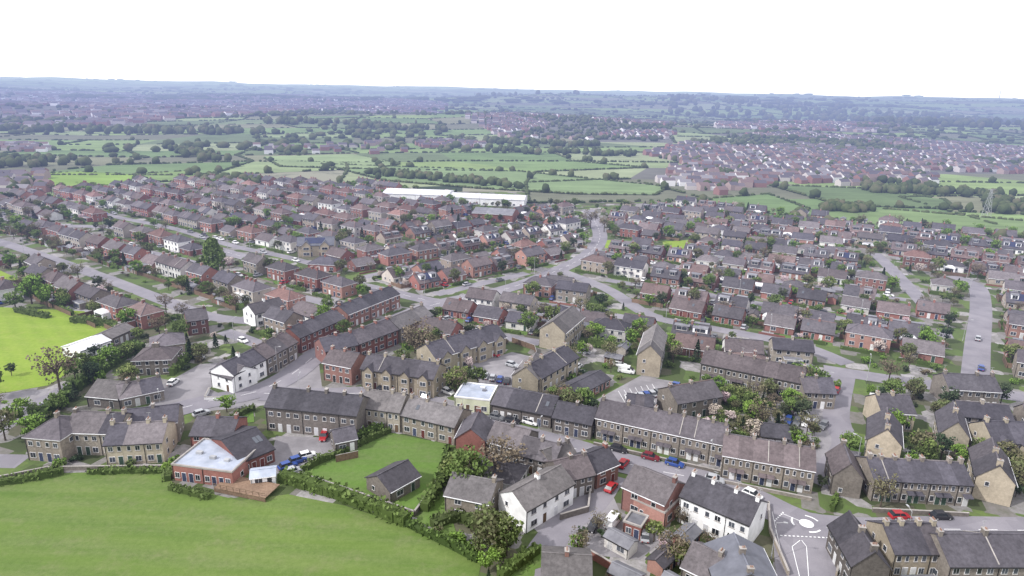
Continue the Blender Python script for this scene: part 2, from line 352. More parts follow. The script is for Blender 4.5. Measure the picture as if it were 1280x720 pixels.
    for sg in(-1,1):
        y=sg*hd
        for i in range(units):
            cx=-hw+(i+.5)*uw; mir=1 if i%2 else -1
            for fl in range(floors):
                z=fl*fh+.85
                if z+1.1>E: continue
                if fl==0:
                    window(mb,cx+mir*uw*.18,z-.1,min(1.7,uw*.32),1.3,y,sg)
                    dx=cx-mir*uw*.26; y0,y1=sorted((y,y+sg*.06)); mb.box(dx-.45,dx+.45,y0,y1,.05,2.05,'door',R(),bottom=True)
                    y0,y1=sorted((y,y+sg*.03)); mb.box(dx-.52,dx+.52,y0,y1,.0,2.14,'frame',.5,bottom=True)
                    if porch and sg<0:
                        mb.hexa([(dx-.9,y-1.1,2.35),(dx+.9,y-1.1,2.35),(dx+.9,y,2.7),(dx-.9,y,2.7)],[(dx-.9,y-1.1,2.45),(dx+.9,y-1.1,2.45),(dx+.9,y,2.85),(dx-.9,y,2.85)],roof,.5)
                else:
                    window(mb,cx+mir*uw*.2,z,min(1.4,uw*.26),1.15,y,sg); window(mb,cx-mir*uw*.25,z,min(1.0,uw*.2),1.15,y,sg)
            if i%2==0: # downpipe
                y0,y1=sorted((y,y+sg*.1)); mb.box(cx-uw/2+.12,cx-uw/2+.22,y0,y1,0,E-.1,'tyre',.5)
    if gw:
        for sg in(-1,1):
            for fl in range(floors):
                if fl*fh+2>E: continue
                if D>7.5 and R()<.6: window(mb,-D*.2,fl*fh+.9,1.0,1.1,sg*hw,sg,'x')
                if R()<.7: window(mb,D*.2,fl*fh+.9,.8,1.0,sg*hw,sg,'x')
    if chim and kind!='flat':
        ap=E+Rr
        for i in range(units+1):
            if units>2 and 0<i<units and i%2==1 and R()<.35: continue
            if units<=2 and i!=1 and units==2: 
                if R()<.75: continue
            if units==1 and i==0 : continue
            x=min(max(-hw+i*uw,-hw+.45),hw-.45)
            if kind=='hip': x=min(max(x,-hw+hd),hw-hd) if hw>hd else 0
            ch=U(.75,1.1)
            mb.box(x-.33,x+.33,-.5,.5,ap-1.0,ap+ch,'brick' if wall in('brick','mixw') else wall,R())
            mb.box(x-.4,x+.4,-.57,.57,ap+ch,ap+ch+.12,'trim',.3,bottom=True)
            for k in(-.27,.02,.29): 
                if R()<.8: mb.cyl((x,k,ap+ch+.12),(x,k,ap+ch+U(.38,.5)),.10,.09,6,'pot',R())
            if R()<.3: # aerial
                mb.box(x-.03,x+.03,.51,.56,ap+ch-.5,ap+ch+1.3,'metal',.3); mb.box(x-.45,x+.45,.51,.56,ap+ch+1.2,ap+ch+1.26,'metal',.3)
    if dormer and kind=='gable':
        sl=Rr/hd
        for i in range(units):
            cx=-hw+(i+.5)*uw; w=uw*.33*dormer
            for sg in(-1,1):
                if sg>0 and R()<.4: continue
                yf=sg*hd*.72; zt=E+Rr-.25; zb=E+Rr*(1-.72)
                y0,y1=sorted((yf,0)); mb.box(cx-w,cx+w,y0,y1,zb-.3,zt,'roofbrown' if R()<.5 else 'frame',R(),topmat='flatdark')
                mb.box(cx-w-.15,cx+w+.15,y0-.2 if sg<0 else .0,y1+.2 if sg>0 else 0,zt,zt+.12,'flatdark',R(),bottom=True)
                window(mb,cx,zb+.35,w*1.5,zt-zb-.5,yf,sg)
    if frontgable and kind!='flat':
        for i in range(units):
            cx=-hw+(i+.5)*uw; w=uw*.24; y=-hd; p=1.0; sl=Rr/hd; e=E; g=w*1.0
            mb.face([(cx-w,y-p,0),(cx+w,y-p,0),(cx+w,y-p,e),(cx,y-p,e+g),(cx-w,y-p,e)],wall,wv)
            mb.face([(cx+w,y-p,0),(cx+w,y,0),(cx+w,y,e),(cx+w,y-p,e)],wall,wv); mb.face([(cx-w,y,0),(cx-w,y-p,0),(cx-w,y-p,e),(cx-w,y,e)],wall,wv)
            yb=-hd+g/sl+.1
            for s2 in(-1,1):
                a=[(cx+s2*(w+.25),y-p-.2,e-.2),(cx,y-p-.2,e+g+.05),(cx,yb,e+g+.05),(cx+s2*(w+.25),y+.3,e-.2)]
                if s2>0:a=a[::-1]
                b=[(q[0],q[1],q[2]+.14) for q in a]; mb.hexa(a,b,roof,.5)
            window(mb,cx,.8,w*1.4,1.4,y-p,-1); window(mb,cx,E*.5+.8,w*1.3,1.2,y-p,-1)
    for k in range(sky):
        x=U(-hw*.8,hw*.8); sl=Rr/hd; ya=hd*.35; yb2=hd*.6
        f=lambda yy:E+Rr-abs(yy)*sl+.26
        a=[(x-.4,-yb2,f(yb2)),(x+.4,-yb2,f(yb2)),(x+.4,-ya,f(ya)),(x-.4,-ya,f(ya))]
        if kind=='gable': mb.hexa([(p[0],p[1],p[2]-.1) for p in a],a,'glass',.9)
    if solar and kind=='gable':
        sl=Rr/hd; f=lambda yy:E+Rr-abs(yy)*sl+.3; ya=hd*.15; yb2=hd*.8; x0=-hw*.6; x1=hw*.5
        a=[(x0,-yb2,f(yb2)),(x1,-yb2,f(yb2)),(x1,-ya,f(ya)),(x0,-ya,f(ya))]; mb.hexa([(p[0],p[1],p[2]-.08) for p in a],a,'solar',.5)
    if ext:
        x=U(-hw*.4,hw*.4); w=min(3.2,W*.22); dd=ext; cons=R()<.4
        mb.box(x-w,x+w,hd,hd+dd,0,2.4,'frame' if cons else wall,wv,topmat='flatdark')
        if cons:
            mb.hexa([(x-w-.1,hd+.002,2.4),(x+w+.1,hd+.002,2.4),(x+w+.1,hd+dd+.1,2.4),(x-w-.1,hd+dd+.1,2.4)],[(x-w*.6,hd+.002,3.1),(x+w*.6,hd+.002,3.1),(x+w*.6,hd+dd*.6,3.1),(x-w*.6,hd+dd*.6,3.1)],'frame',.7)
        else: mb.box(x-w-.1,x+w+.1,hd+.001,hd+dd+.1,2.4,2.6,'frame',.5,topmat='flatdark')
        window(mb,x,.4,w*1.5,1.7,hd+dd,1)
    return mb
def B(name,x1,y1,x2,y2,D,E,Rr,flip=False,**k):
    p=Vector(G(x1,y1)); q=Vector(G(x2,y2)); d=q-p; W=d.length; a=math.atan2(d.y,d.x); n=Vector((-d.y,d.x)).normalized(); c=(p+q)/2+n*D/2
    if k.pop('gf',False): mb=house(D,W,E,Rr,**k); rot=a+math.pi/2
    else: mb=house(W,D,E,Rr,**k); rot=a
    mark(c.x,c.y,W,D,a,.3)
    return mb.obj(name,(c.x,c.y,0),rot)

# --- roads first: occupancy
def cr(pts,step=3.5):
    P=[Vector(p) for p in pts]; P=[P[0]*2-P[1]]+P+[P[-1]*2-P[-2]]; out=[]
    for i in range(1,len(P)-2):
        n=max(1,int((P[i+1]-P[i]).length/step))
        for k in range(n):
            t=k/n; a,b,c,d=P[i-1],P[i],P[i+1],P[i+2]
            out.append(.5*((2*b)+(c-a)*t+(2*a-5*b+4*c-d)*t*t+(3*b-a-3*c+d)*t**3))
    out.append(P[-2]); return out
ROADS=[]
def road(pts,w,z,pave=1.8,centre=False,world=False):
    L=cr([G(*p) for p in pts] if not world else pts)
    N=[]
    for i in range(len(L)):
        a=L[max(0,i-1)]; b=L[min(len(L)-1,i+1)]; d=(b-a).normalized(); N.append(Vector((-d.y,d.x)))
    ROADS.append((L,N,w,z,pave,centre))
    for i in range(len(L)-1):
        c=(L[i]+L[i+1])/2; d=L[i+1]-L[i]; a=math.atan2(d.y,d.x)
        mark(c.x,c.y,d.length+1,w+2*pave,a); mark(c.x,c.y,d.length+.5,w-.2,a,0,rocc)
road([(120,532),(200,517),(260,502),(320,490),(365,468),(400,441),(455,416),(510,393),(550,379),(630,362),(690,341),(735,318),(750,296),(742,274),(735,262)],8.5,.10,centre=True)
road([(330,492),(400,494),(470,492),(540,505),(600,529),(700,556),(800,584),(880,601),(950,628),(1008,655),(1090,664),(1180,662),(1320,664)],8.5,.09,centre=True)
road([(550,379),(470,361),(400,345),(300,320),(220,297),(150,285),(60,282)],7.5,.08,centre=True)
road([(1008,655),(1000,690),(1010,750)],9,.07)
road([(1030,462),(1130,477),(1200,486),(1320,502)],7.5,.07)
road([(1218,486),(1222,430),(1226,385),(1220,358),(1190,345)],7.5,.06)
road([(1160,385),(1110,332),(1092,316)],6.5,.055)
road([(-40,290),(30,312),(130,347),(200,374),(260,395),(318,402)],6.5,.06)
road([(765,594),(740,630),(705,655),(672,700),(660,740)],6,.06,pave=.8)
road([(1020,605),(1058,560),(1045,520),(1055,466)],6.5,.05)
road([(700,338),(760,362),(815,395),(900,412),(1000,432),(1060,455)],6.5,.065)
road([(-60,560),(0,532),(50,505),(95,480)],6,.05,pave=.5)

YARDS=[[(175,523),(205,480),(250,455),(300,452),(262,486),(292,500),(345,484),(368,462),(398,448),(404,496),(345,505),(250,515)],
 [(345,545),(440,548),(415,575),(365,598),(335,590)],[(590,455),(640,440),(690,452),(650,470),(640,495),(600,482)],
 [(745,500),(800,470),(850,478),(846,512),(790,520)],[(930,505),(1045,512),(1060,555),(1035,590),(960,560)],
 [(655,650),(760,605),(775,640),(840,665),(800,700),(700,690)],[(0,492),(62,486),(45,515),(0,545)],
 [(960,630),(1075,660),(1045,720),(985,740),(968,690)]]
def sheet(name,poly,mat,z,world=False,mk=False):
    P=[G(*p) for p in poly] if not world else poly
    mb=MB(); mb.face([(x,y,z) for x,y in P],mat); return mb.obj(name)
def fillocc(W,val=True,pre=None):
    xs=[q[0] for q in W]; ys=[q[1] for q in W]
    for x in range(int(max(min(xs),OX)),int(min(max(xs),OX+OW-1))):
        for y in range(int(max(min(ys),OY)),int(min(max(ys),OY+OH-1))):
            if inpoly(x,y,W): occ[x-OX,y-OY]=True
for i,y in enumerate(YARDS): 
    sheet('car_park' if i not in(7,) else 'road',y,'asph2' if i!=7 else 'asph',.012+.004*i)
    if i not in(5,4): fillocc([G(*p) for p in y])

# --- green areas
FIELDS=[('grass_field',[(-120,612),(0,603),(60,592),(205,588),(218,606),(300,626),(360,618),(430,632),(500,655),(560,682),(602,702),(590,760),(300,800),(-120,800)],'field'),
 ('playing_field',[(-90,388),(0,384),(105,389),(141,408),(98,458),(60,482),(0,492),(-90,500)],'pitch'),
 ('garden_lawn',[(374,593),(440,562),(490,541),(566,557),(550,590),(517,642),(440,616)],'lawn'),
 ('garden_lawn',[(-60,340),(0,338),(26,350),(18,364),(-60,366)],'pitch'),
 ('garden_lawn',[(828,302),(862,300),(868,314),(832,318)],'pitch'),('garden_lawn',[(758,300),(785,302),(782,312),(756,310)],'pitch'),
 ('garden_lawn',[(1058,545),(1082,548),(1080,566),(1056,562)],'lawn'),('garden_lawn',[(630,700),(672,688),(668,720),(640,740)],'lawn'),
 ('garden_lawn',[(140,470),(170,455),(165,470)],'lawn'),('garden_lawn',[(288,530),(316,508),(318,528)],'lawn'),
 ('garden_lawn',[(520,650),(552,610),(570,665),(600,690)],'lawn'),('garden_lawn',[(650,690),(676,680),(690,705),(660,715)],'lawn')]
for i,(n,p,m) in enumerate(FIELDS):
    sheet(n,p,m,.045+.004*i); fillocc([G(*q) for q in p])

# ------------------------------------------------------------------ individually surveyed buildings
B('white_house',847,652,932,690,9,5.8,2.6,wall='white',roof='roofdark',units=3,floors=2)
B('brick_house',776,636,828,660,9,5.2,2.6,wall='brick',roof='roof',units=1)
B('brick_extension',829,661,851,640,7,3.4,0,wall='brick',kind='flat',roof='flatdark',units=1,floors=1,chim=False)
B('brick_extension',778,668,800,676,4,2.8,0,wall='brick',kind='flat',roof='flatdark',units=1,floors=1,chim=False,gw=False)
B('white_house',657,667,716,631,7.5,5,2.3,wall='white',roof='roofstone',units=2)
B('stone_house',556,645,611,657,8.5,4.8,2.2,wall='stone',roof='roofstone',units=1)
B('stone_barn',488,630,525,609,7.5,2.8,2.0,wall='stonedark',roof='roofdark',units=1,floors=1,chim=False)
B('sports_pavilion',217,600,292,610,11,3.6,0,wall='brick',roof='flatroof',kind='flat',units=4,floors=1,chim=False)
B('clubhouse',302,595,344,577,15,3.2,2.4,wall='brick',roof='roofdark',units=2,floors=1,chim=False,sky=2)
B('brick_house',240,565,292,566,9,4.2,2.2,wall='brick',roof='roofdark',units=2)
B('white_shed',314,610,345,606,3.5,2.3,.6,wall='white',roof='flatroof',units=1,floors=1,chim=False,gw=False)
B('stone_house',36,575,80,579,10,5.6,2.8,wall='stone',roof='roof',units=2,kind='hip')
B('stone_house',84,568,150,570,9,5.6,2.6,wall='stone',roof='roof',units=3)
B('stone_house',134,582,206,578,9,5.0,2.6,wall='tan',roof='roof',units=3)
B('stone_house',160,560,225,552,8,5.2,2.4,wall='stonedark',roof='roof',units=2)
B('stone_cottage',110,508,150,512,9,3,2.4,wall='stonedark',roof='roofstone',units=1,floors=1)
B('stone_cottage',152,512,206,500,8,3,2.2,wall='stonedark',roof='roof',units=2,floors=1)
B('stone_house',168,470,216,468,9,4.6,2.4,wall='stone',roof='roof',units=2,kind='hip')
B('white_house',265,483,292,492,8,4.2,2.2,wall='white',roof='roof',units=1,chim=False)
B('white_house',294,491,334,470,8,5.2,2.4,wall='white',roof='roof',units=2)
B('stone_terrace',335,470,373,448,8.5,5.4,2.6,wall='stone',roof='roof',units=3)
B('stone_terrace',334,538,447,550,9,6.4,2.8,wall='stonedark',roof='roofdark',units=5)
B('stone_terrace',450,534,500,541,9,5.4,2.6,wall='stone',roof='roofstone',units=3)
B('stone_terrace',502,541,568,557,9,4.8,2.6,wall='stone',roof='roofstone',units=3,sky=1)
B('brick_house',570,572,606,576,9,5,2.6,wall='brick',roof='roof',units=1,gf=True)
B('stone_house',608,574,652,586,9,4.6,2.6,wall='stonedark',roof='roof',units=2)
B('stone_house',420,568,447,562,5,3,1.8,wall='stonedark',roof='roofdark',units=1,floors=1,chim=False)
B('brick_house',405,475,440,482,8.5,5.4,2.6,wall='brick',roof='roof',units=2)
B('stone_terrace',452,484,542,498,9,5.6,2.6,wall='tan',roof='roof',units=4,frontgable=1)
B('brick_terrace',408,459,448,450,9,5,2.6,wall='brick',roof='roof',units=2)
B('brick_terrace',450,449,498,430,9,5,2.6,wall='brick',roof='roof',units=3)
B('stone_terrace',500,429,541,411,9,5,2.6,wall='stone',roof='roofstone',units=3)
B('white_house',320,410,358,400,8,5,2.4,wall='white',roof='roof',units=2)
B('brick_terrace',376,442,432,416,8.5,5.2,2.4,wall='brick',roof='roof',units=4)
B('brick_terrace',436,411,500,384,8.5,5.2,2.4,wall='brick',roof='roofdark',units=5)
B('stone_terrace',545,470,632,441,9.5,5.4,3,wall='tan',roof='roof',units=4,frontgable=1)
B('shop',568,513,612,518,9,3.8,0,wall='cream',roof='flatroof',kind='flat',units=2,floors=1,chim=False)
B('shop',614,521,688,536,11,3.6,2.4,wall='stonedark',roof='roofdark',units=4,floors=1,chim=False,sky=1)
B('stone_house',690,540,738,550,9,4,2.2,wall='stonedark',roof='roofdark',units=2)
B('stone_house',640,490,672,495,11,5,3,wall='tan',roof='roofstone',units=2,gf=True)
B('stone_terrace',676,494,722,466,9,5,2.6,wall='tan',roof='roof',units=3)
B('apartment_block',674,434,705,440,18,6.4,3.2,wall='tan',roof='roofstone',units=4,gf=True,chim=False)
B('apartment_block',795,468,824,472,20,6.4,3.2,wall='tan',roof='roofstone',units=4,gf=True,chim=False)
B('garage_block',722,505,762,484,7,2.6,1.4,wall='brick',roof='roofdark',units=4,floors=1,chim=False,gw=False)
B('garage_block',782,516,815,520,6,2.6,1.5,wall='stonedark',roof='roof',units=3,floors=1,chim=False,gw=False)
B('stone_terrace',743,548,902,584,9.5,5.6,2.6,wall='stone',roof='roof',units=9,porch=True)
B('stone_terrace',900,597,1014,618,9.5,5.6,2.6,wall='stone',roof='roofbrown',units=6,porch=True)
B('stone_terrace',874,476,1000,503,9.5,5.6,2.6,wall='stone',roof='roof',units=8,porch=True)
B('stone_house',1003,510,1042,512,9,4.6,2.4,wall='stone',roof='roof',units=2)
B('stone_house',845,527,900,517,9,5,2.6,wall='stone',roof='roofbrown',units=2)
B('garage_block',950,558,985,562,7,2.8,1.6,wall='stonedark',roof='roofdark',units=2,floors=1,chim=False,gw=False)
B('stone_terrace',1088,626,1209,633,9,5,2.4,wall='stone',roof='roof',units=7,porch=True)
B('stone_house',1038,618,1074,624,9,4.8,3,wall='stone',roof='roof',units=1,gf=True)
B('stone_house',1080,574,1122,584,12,5.2,3.4,wall='tan',roof='roof',units=2,gf=True)
B('stone_house',1098,538,1140,540,9,5,2.8,wall='tan',roof='roof',units=2)
B('stone_house',1170,565,1206,573,12,5.2,3.4,wall='tan',roof='roof',units=2,gf=True)
B('stone_house',1214,622,1262,634,13,5.2,3.4,wall='tan',roof='roof',units=2,gf=True)
B('stone_house',1236,578,1290,580,9,5.2,3,wall='tan',roof='roof',units=2,frontgable=1)
B('stone_house',1182,508,1246,512,9,5.2,2.6,wall='stone',roof='roofbrown',units=3)
B('stone_house',646,588,692,600,8,4,2.4,wall='stonedark',roof='roof',units=2)
B('stone_house',702,626,742,616,8,4.4,2.4,wall='stonedark',roof='roof',units=2)
B('brick_house',744,612,772,600,8,4,2.2,wall='brick',roof='roofdark',units=1)
B('stone_house',690,602,722,590,7,3.6,2.2,wall='stonedark',roof='roofstone',units=1)
B('stone_house',1060,738,1106,742,11,5,3,wall='stonedark',roof='roofdark',units=2,gf=True)
B('stone_terrace',1112,722,1178,722,9,5,2.6,wall='tan',roof='roof',units=3)
B('stone_terrace',1180,738,1330,738,9,5,2.8,wall='stonedark',roof='roofdark',units=5)
B('brick_house',893,758,972,762,10,4,2.6,wall='stonedark',roof='bluroof',units=2,gf=True)
B('stone_house',850,726,888,745,8,3,2.4,wall='stonedark',roof='roof',units=1,floors=1)
B('stone_house',676,752,738,756,9,3.6,2.2,wall='brick',roof='roofstone',units=2)
B('sports_clubhouse',102,450,140,436,8,2.8,1.2,wall='white',roof='flatwhite',units=3,floors=1,chim=False)
B('sports_clubhouse',142,434,170,421,7,3,1.4,wall='stone',roof='roofstone',units=2,floors=1,chim=False)
B('stone_house',190,446,232,440,9,3,2.6,wall='stone',roof='roof',units=2,floors=1,kind='hip')
B('brick_house',236,420,262,416,8,5,2.6,wall='brick',roof='roof',units=1)
B('factory',478,251,560,254,26,5.5,1.6,wall='white',roof='flatwhite',units=4,floors=1,chim=False)
B('factory',562,255,655,259,22,5,1.6,wall='white',roof='flatwhite',units=5,floors=1,chim=False)
B('warehouse',590,276,640,279,20,5,2,wall='brick',roof='flatdark',units=3,floors=1,chim=False)
B('large_villa',372,321,418,320,11,5.4,3,wall='tan',roof='bluroof',units=2,frontgable=1,solar=True)
B('stone_house',385,338,420,340,9,3,2.8,wall='brick',roof='roof',units=2,floors=1,kind='hip')

# timber deck of pavilion
p=G(268,615); q=G(332,628); d=Vector(q)-Vector(p); mb=MB(); L=d.length
mb.box(0,L,0,5,.9,1.05,'wood',.8,bottom=True)
for i in range(int(L/1.5)+1):
    x=min(i*1.5,L-.1); mb.box(x,x+.1,0,.1,1.05,2.0,'wood',.3); mb.box(x,x+.15,.1,.25,0,.9,'wood',.2); mb.box(x,x+.15,4.7,4.85,0,.9,'wood',.2)
mb.box(0,L,-.05,-.002,1.9,2.02,'wood',.4,bottom=True); mb.box(0,L,-.05,-.002,.1,.85,'wood',.2,bottom=True)
mb.obj('timber_deck',(p[0],p[1],0),math.atan2(d.y,d.x))

# ------------------------------------------------------------------ estate houses (shared variants)
VAR={}
def variants(key,n,f):
    VAR[key]=[(lambda t:(t[0].mesh(key),t[1],t[2]))(f()) for _ in range(n)]
def mk(W,D,*a,**k): return (house(W,D,*a,**k),W,D)
variants('brick_semi_detached_house',9,lambda:mk(U(10.5,13.5),U(7.4,8.4),U(4.7,5.1),U(2.3,2.8),units=2,wall=random.choice(['mixw','brick','mixw']),roof=random.choice(['roofred','roof','roofbrown']),kind=random.choice(['hip','gable','hip']),ext=random.choice([0,2.5,3])))
variants('stone_semi_detached_house',8,lambda:mk(U(10.5,13.5),U(7.4,8.4),U(4.7,5.1),U(2.2,2.7),units=2,wall=random.choice(['stone','tan','stone','mixw']),roof='roof',porch=R()<.5,ext=random.choice([0,2.5]),solar=R()<.1))
variants('dormer_bungalow',9,lambda:mk(U(10,12.5),8.5,2.8,U(2.8,3.2),units=2,floors=1,wall=random.choice(['mixw','stone','brick']),roof='roofbrown',dormer=random.choice([1,1.2,0,.7]),ext=random.choice([0,2.5]),sky=1,solar=R()<.1))
variants('bungalow',7,lambda:mk(U(9,11.5),U(7.5,8.8),2.7,U(2.2,2.7),units=1,floors=1,wall='mixw',roof=random.choice(['roofbrown','roof']),kind=random.choice(['hip','gable']),ext=random.choice([0,3])))
variants('terraced_houses',4,lambda:mk(U(19,24),8,5.0,2.5,units=4,wall=random.choice(['brick','mixw','tan']),roof='roof'))
variants('garage',4,lambda:mk(5.2,3,2.3,.7,units=1,floors=1,wall='mixw',roof=random.choice(['roof','flatdark']),chim=False,gw=False))
def shed():
    mb=MB(); w,d=U(1.1,1.6),U(.8,1.2); m=random.choice(['wood','wood','frame','metal'])
    mb.face([(-w,-d,0),(w,-d,0),(w,-d,1.9),(-w,-d,1.9)],m);mb.face([(w,d,0),(-w,d,0),(-w,d,1.9),(w,d,1.9)],m)
    mb.face([(w,-d,0),(w,d,0),(w,d,1.9),(w,0,2.4),(w,-d,1.9)],m,.3);mb.face([(-w,d,0),(-w,-d,0),(-w,-d,1.9),(-w,0,2.4),(-w,d,1.9)],m,.3)
    for s in(-1,1):
        a=[(-w-.1,s*(d+.1),1.84),(w+.1,s*(d+.1),1.84),(w+.1,0,2.42),(-w-.1,0,2.42)]
        if s>0:a=a[::-1]
        mb.hexa(a,[(q[0],q[1],q[2]+.06) for q in a],'flatdark' if m!='frame' else 'flatwhite',R())
    mb.box(-.4,.4,-d-.03,-d,0.05,1.75,'door',.4); return mb.mesh('garden_shed')
SHEDS=[shed() for _ in range(6)]

# ------------------------------------------------------------------ vegetation
def tree_mesh(kind,ht,rad):
    mb=MB()
    leafm={'tree':'leaf','bright':'leafbright','bare':'twig','blossom':'blossom','dark':'leafdark'}[kind]
    th=ht*.35; mb.cyl((0,0,-.2),(0,0,th),ht*.028,ht*.02,7,'bark')
    mb.cyl((0,0,th),(U(-.3,.3),U(-.3,.3),ht*.8),ht*.02,ht*.005,5,'bark')
    limbs=[]
    for i in range(9 if kind!='bare' else 16):
        a=i*2.4+U(-.4,.4); z=th+U(0,.25)*ht; rr=rad*U(.5,.9); e=(math.cos(a)*rr,math.sin(a)*rr,z+ht*U(.15,.35)); limbs.append(e)
        mb.cyl((0,0,z*.92),e,ht*.011,ht*.003,4,'bark',cap=False)
    cz=ht*.63; rz=ht*.37
    nc=46 if kind!='bare' else 44
    for i in range(nc):
        if i<len(limbs): cx,cy,cc=limbs[i]
        else:
            v=Vector((random.gauss(0,1),random.gauss(0,1),random.gauss(0,1))).normalized()*(U(.35,1)**.5)*U(.8,1.05); cx,cy,cc=v.x*rad*.85,v.y*rad*.85,cz+v.z*rz*.88
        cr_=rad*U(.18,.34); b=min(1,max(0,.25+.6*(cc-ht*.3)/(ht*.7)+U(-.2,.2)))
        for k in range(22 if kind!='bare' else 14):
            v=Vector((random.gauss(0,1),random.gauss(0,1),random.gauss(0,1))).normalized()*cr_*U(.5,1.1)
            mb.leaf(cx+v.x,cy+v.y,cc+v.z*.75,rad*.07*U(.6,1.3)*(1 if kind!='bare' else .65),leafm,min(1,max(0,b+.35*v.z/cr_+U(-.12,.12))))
    return mb.mesh(kind+'_tree')
def conifer(ht,rad,col=False):
    mb=MB(); mb.cyl((0,0,-.2),(0,0,ht*.9),ht*.022,ht*.004,6,'bark')
    for i in range(900 if not col else 2600):
        t=R()**.8; z=ht*(.06+.94*t); a=U(0,6.28)
        if not col: r=rad*(1-t)**.8*(.55+.5*R())*(1+.25*math.sin(t*40))
        else: r=rad*(math.sin(math.pi*min(1,t*.9+.08))**.5)*(.5+.5*R())*(1+.35*noise.noise(Vector((math.cos(a)*1.5,math.sin(a)*1.5,t*7))))
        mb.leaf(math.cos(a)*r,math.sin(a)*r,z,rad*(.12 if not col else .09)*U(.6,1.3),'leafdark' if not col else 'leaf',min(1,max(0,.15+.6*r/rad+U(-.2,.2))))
    return mb.mesh('conifer')
def bush(w,ht,mat):
    mb=MB()
    for k in range(4): mb.cyl((0,0,0),(U(-.5,.5)*w,U(-.5,.5)*w,ht*.7),.06,.02,4,'bark',cap=False)
    for i in range(14):
        cx,cy,cz=U(-.7,.7)*w,U(-.7,.7)*w,ht*U(.3,.75); c=w*U(.25,.42)
        for k in range(18):
            v=Vector((random.gauss(0,1),random.gauss(0,1),random.gauss(0,1))).normalized()*c
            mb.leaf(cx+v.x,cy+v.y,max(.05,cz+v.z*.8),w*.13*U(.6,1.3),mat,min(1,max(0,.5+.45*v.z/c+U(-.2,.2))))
    return mb.mesh('bush')
TM={'broadleaf_tree':[tree_mesh('tree',9,3.6) for _ in range(4)],'fresh_green_tree':[tree_mesh('bright',9,3.8) for _ in range(2)],
 'budding_tree':[tree_mesh('bare',9,3.8) for _ in range(3)],'blossom_tree':[tree_mesh('blossom',6,2.8) for _ in range(2)],
 'conifer_tree':[conifer(8,1.8) for _ in range(2)],'evergreen_tree':[tree_mesh('dark',8,2.8) for _ in range(2)],
 'poplar_tree':[conifer(17,4.2,True)],'bush':[bush(1.5,2.0,m) for m in('leaf','leafdark','hedge','leafbright','leaf','twig')]}
def plant(kind,x,y,s=1.0):
    place(kind,random.choice(TM[kind]),(x,y,h(x,y)),U(0,6.28),(s*U(.9,1.1),s*U(.9,1.1),s*U(.88,1.12)))
for k,px,py,s in [('budding_tree',76,492,1.35),('fresh_green_tree',40,380,1.25),('fresh_green_tree',60,385,1.0),('poplar_tree',269,350,1.0),
 ('broadleaf_tree',585,622,1.25),('evergreen_tree',600,628,1.0),('broadleaf_tree',572,612,.9),('budding_tree',625,602,1.3),('broadleaf_tree',612,692,1.1),('broadleaf_tree',633,694,.8),('budding_tree',838,706,.8),('broadleaf_tree',850,708,.6),
 ('budding_tree',522,448,1.5),('budding_tree',535,450,1.0),('blossom_tree',938,550,1.0),('budding_tree',950,540,.9),('broadleaf_tree',712,520,.9),('broadleaf_tree',730,515,.8),
 ('evergreen_tree',740,520,.7),('evergreen_tree',1182,520,1.1),('budding_tree',762,452,.9),('broadleaf_tree',570,600,.8),('conifer_tree',95,500,.7),
 ('evergreen_tree',540,405,.8),('broadleaf_tree',20,388,.9),('broadleaf_tree',118,395,.7),('broadleaf_tree',1060,570,.7),('evergreen_tree',15,470,.5),
 ('budding_tree',738,285,1.3),('budding_tree',755,290,1.2),('conifer_tree',565,280,1.3),('conifer_tree',573,284,1.1),('budding_tree',1008,545,.7),('broadleaf_tree',430,425,.8),
 ('broadleaf_tree',665,375,1),('evergreen_tree',570,330,1.1),('broadleaf_tree',690,410,.9),('budding_tree',1110,480,.9),('broadleaf_tree',1140,500,.7),
 ('broadleaf_tree',105,468,.7),('fresh_green_tree',125,462,.6),('broadleaf_tree',95,478,.8),('budding_tree',30,372,1.1),('broadleaf_tree',745,405,.9),('budding_tree',725,395,.9),('broadleaf_tree',660,418,.9),('evergreen_tree',700,530,.7)]:
    x,y=G(px,py); plant(k,x,y,s)
def hedge(name,pts,w,ht,dens=16,mat='hedge',world=False,mb=None,core=True):
    L=cr([G(*p) for p in pts] if not world else pts,2.0); own=mb is None; mb=mb or MB()
    for i in range(len(L)-1):
        a,b=L[i],L[i+1]; d=b-a
        if d.length<.01: continue
        an=math.atan2(d.y,d.x); mb.T(a.x,a.y,an); l=d.length; hh=ht*(1+.45*noise.noise(Vector((a.x/5,a.y/5,0)))); ww=w*(1+.4*noise.noise(Vector((a.x/4,a.y/4,9))))
        if core: mb.box(0,l,-ww*.32,ww*.32,0,hh*.78,mat,.12)
        for k in range(int(dens*l/2)):
            if R()<.5: yy,zz=random.choice((-1,1))*ww*U(.35,.55),hh*R()
            else: yy,zz=ww*U(-.5,.5),hh*U(.8,1.1)
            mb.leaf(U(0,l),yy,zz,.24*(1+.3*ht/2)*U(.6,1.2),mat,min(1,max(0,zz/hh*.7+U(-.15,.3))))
    mb.T()
    if own: mb.obj(name)
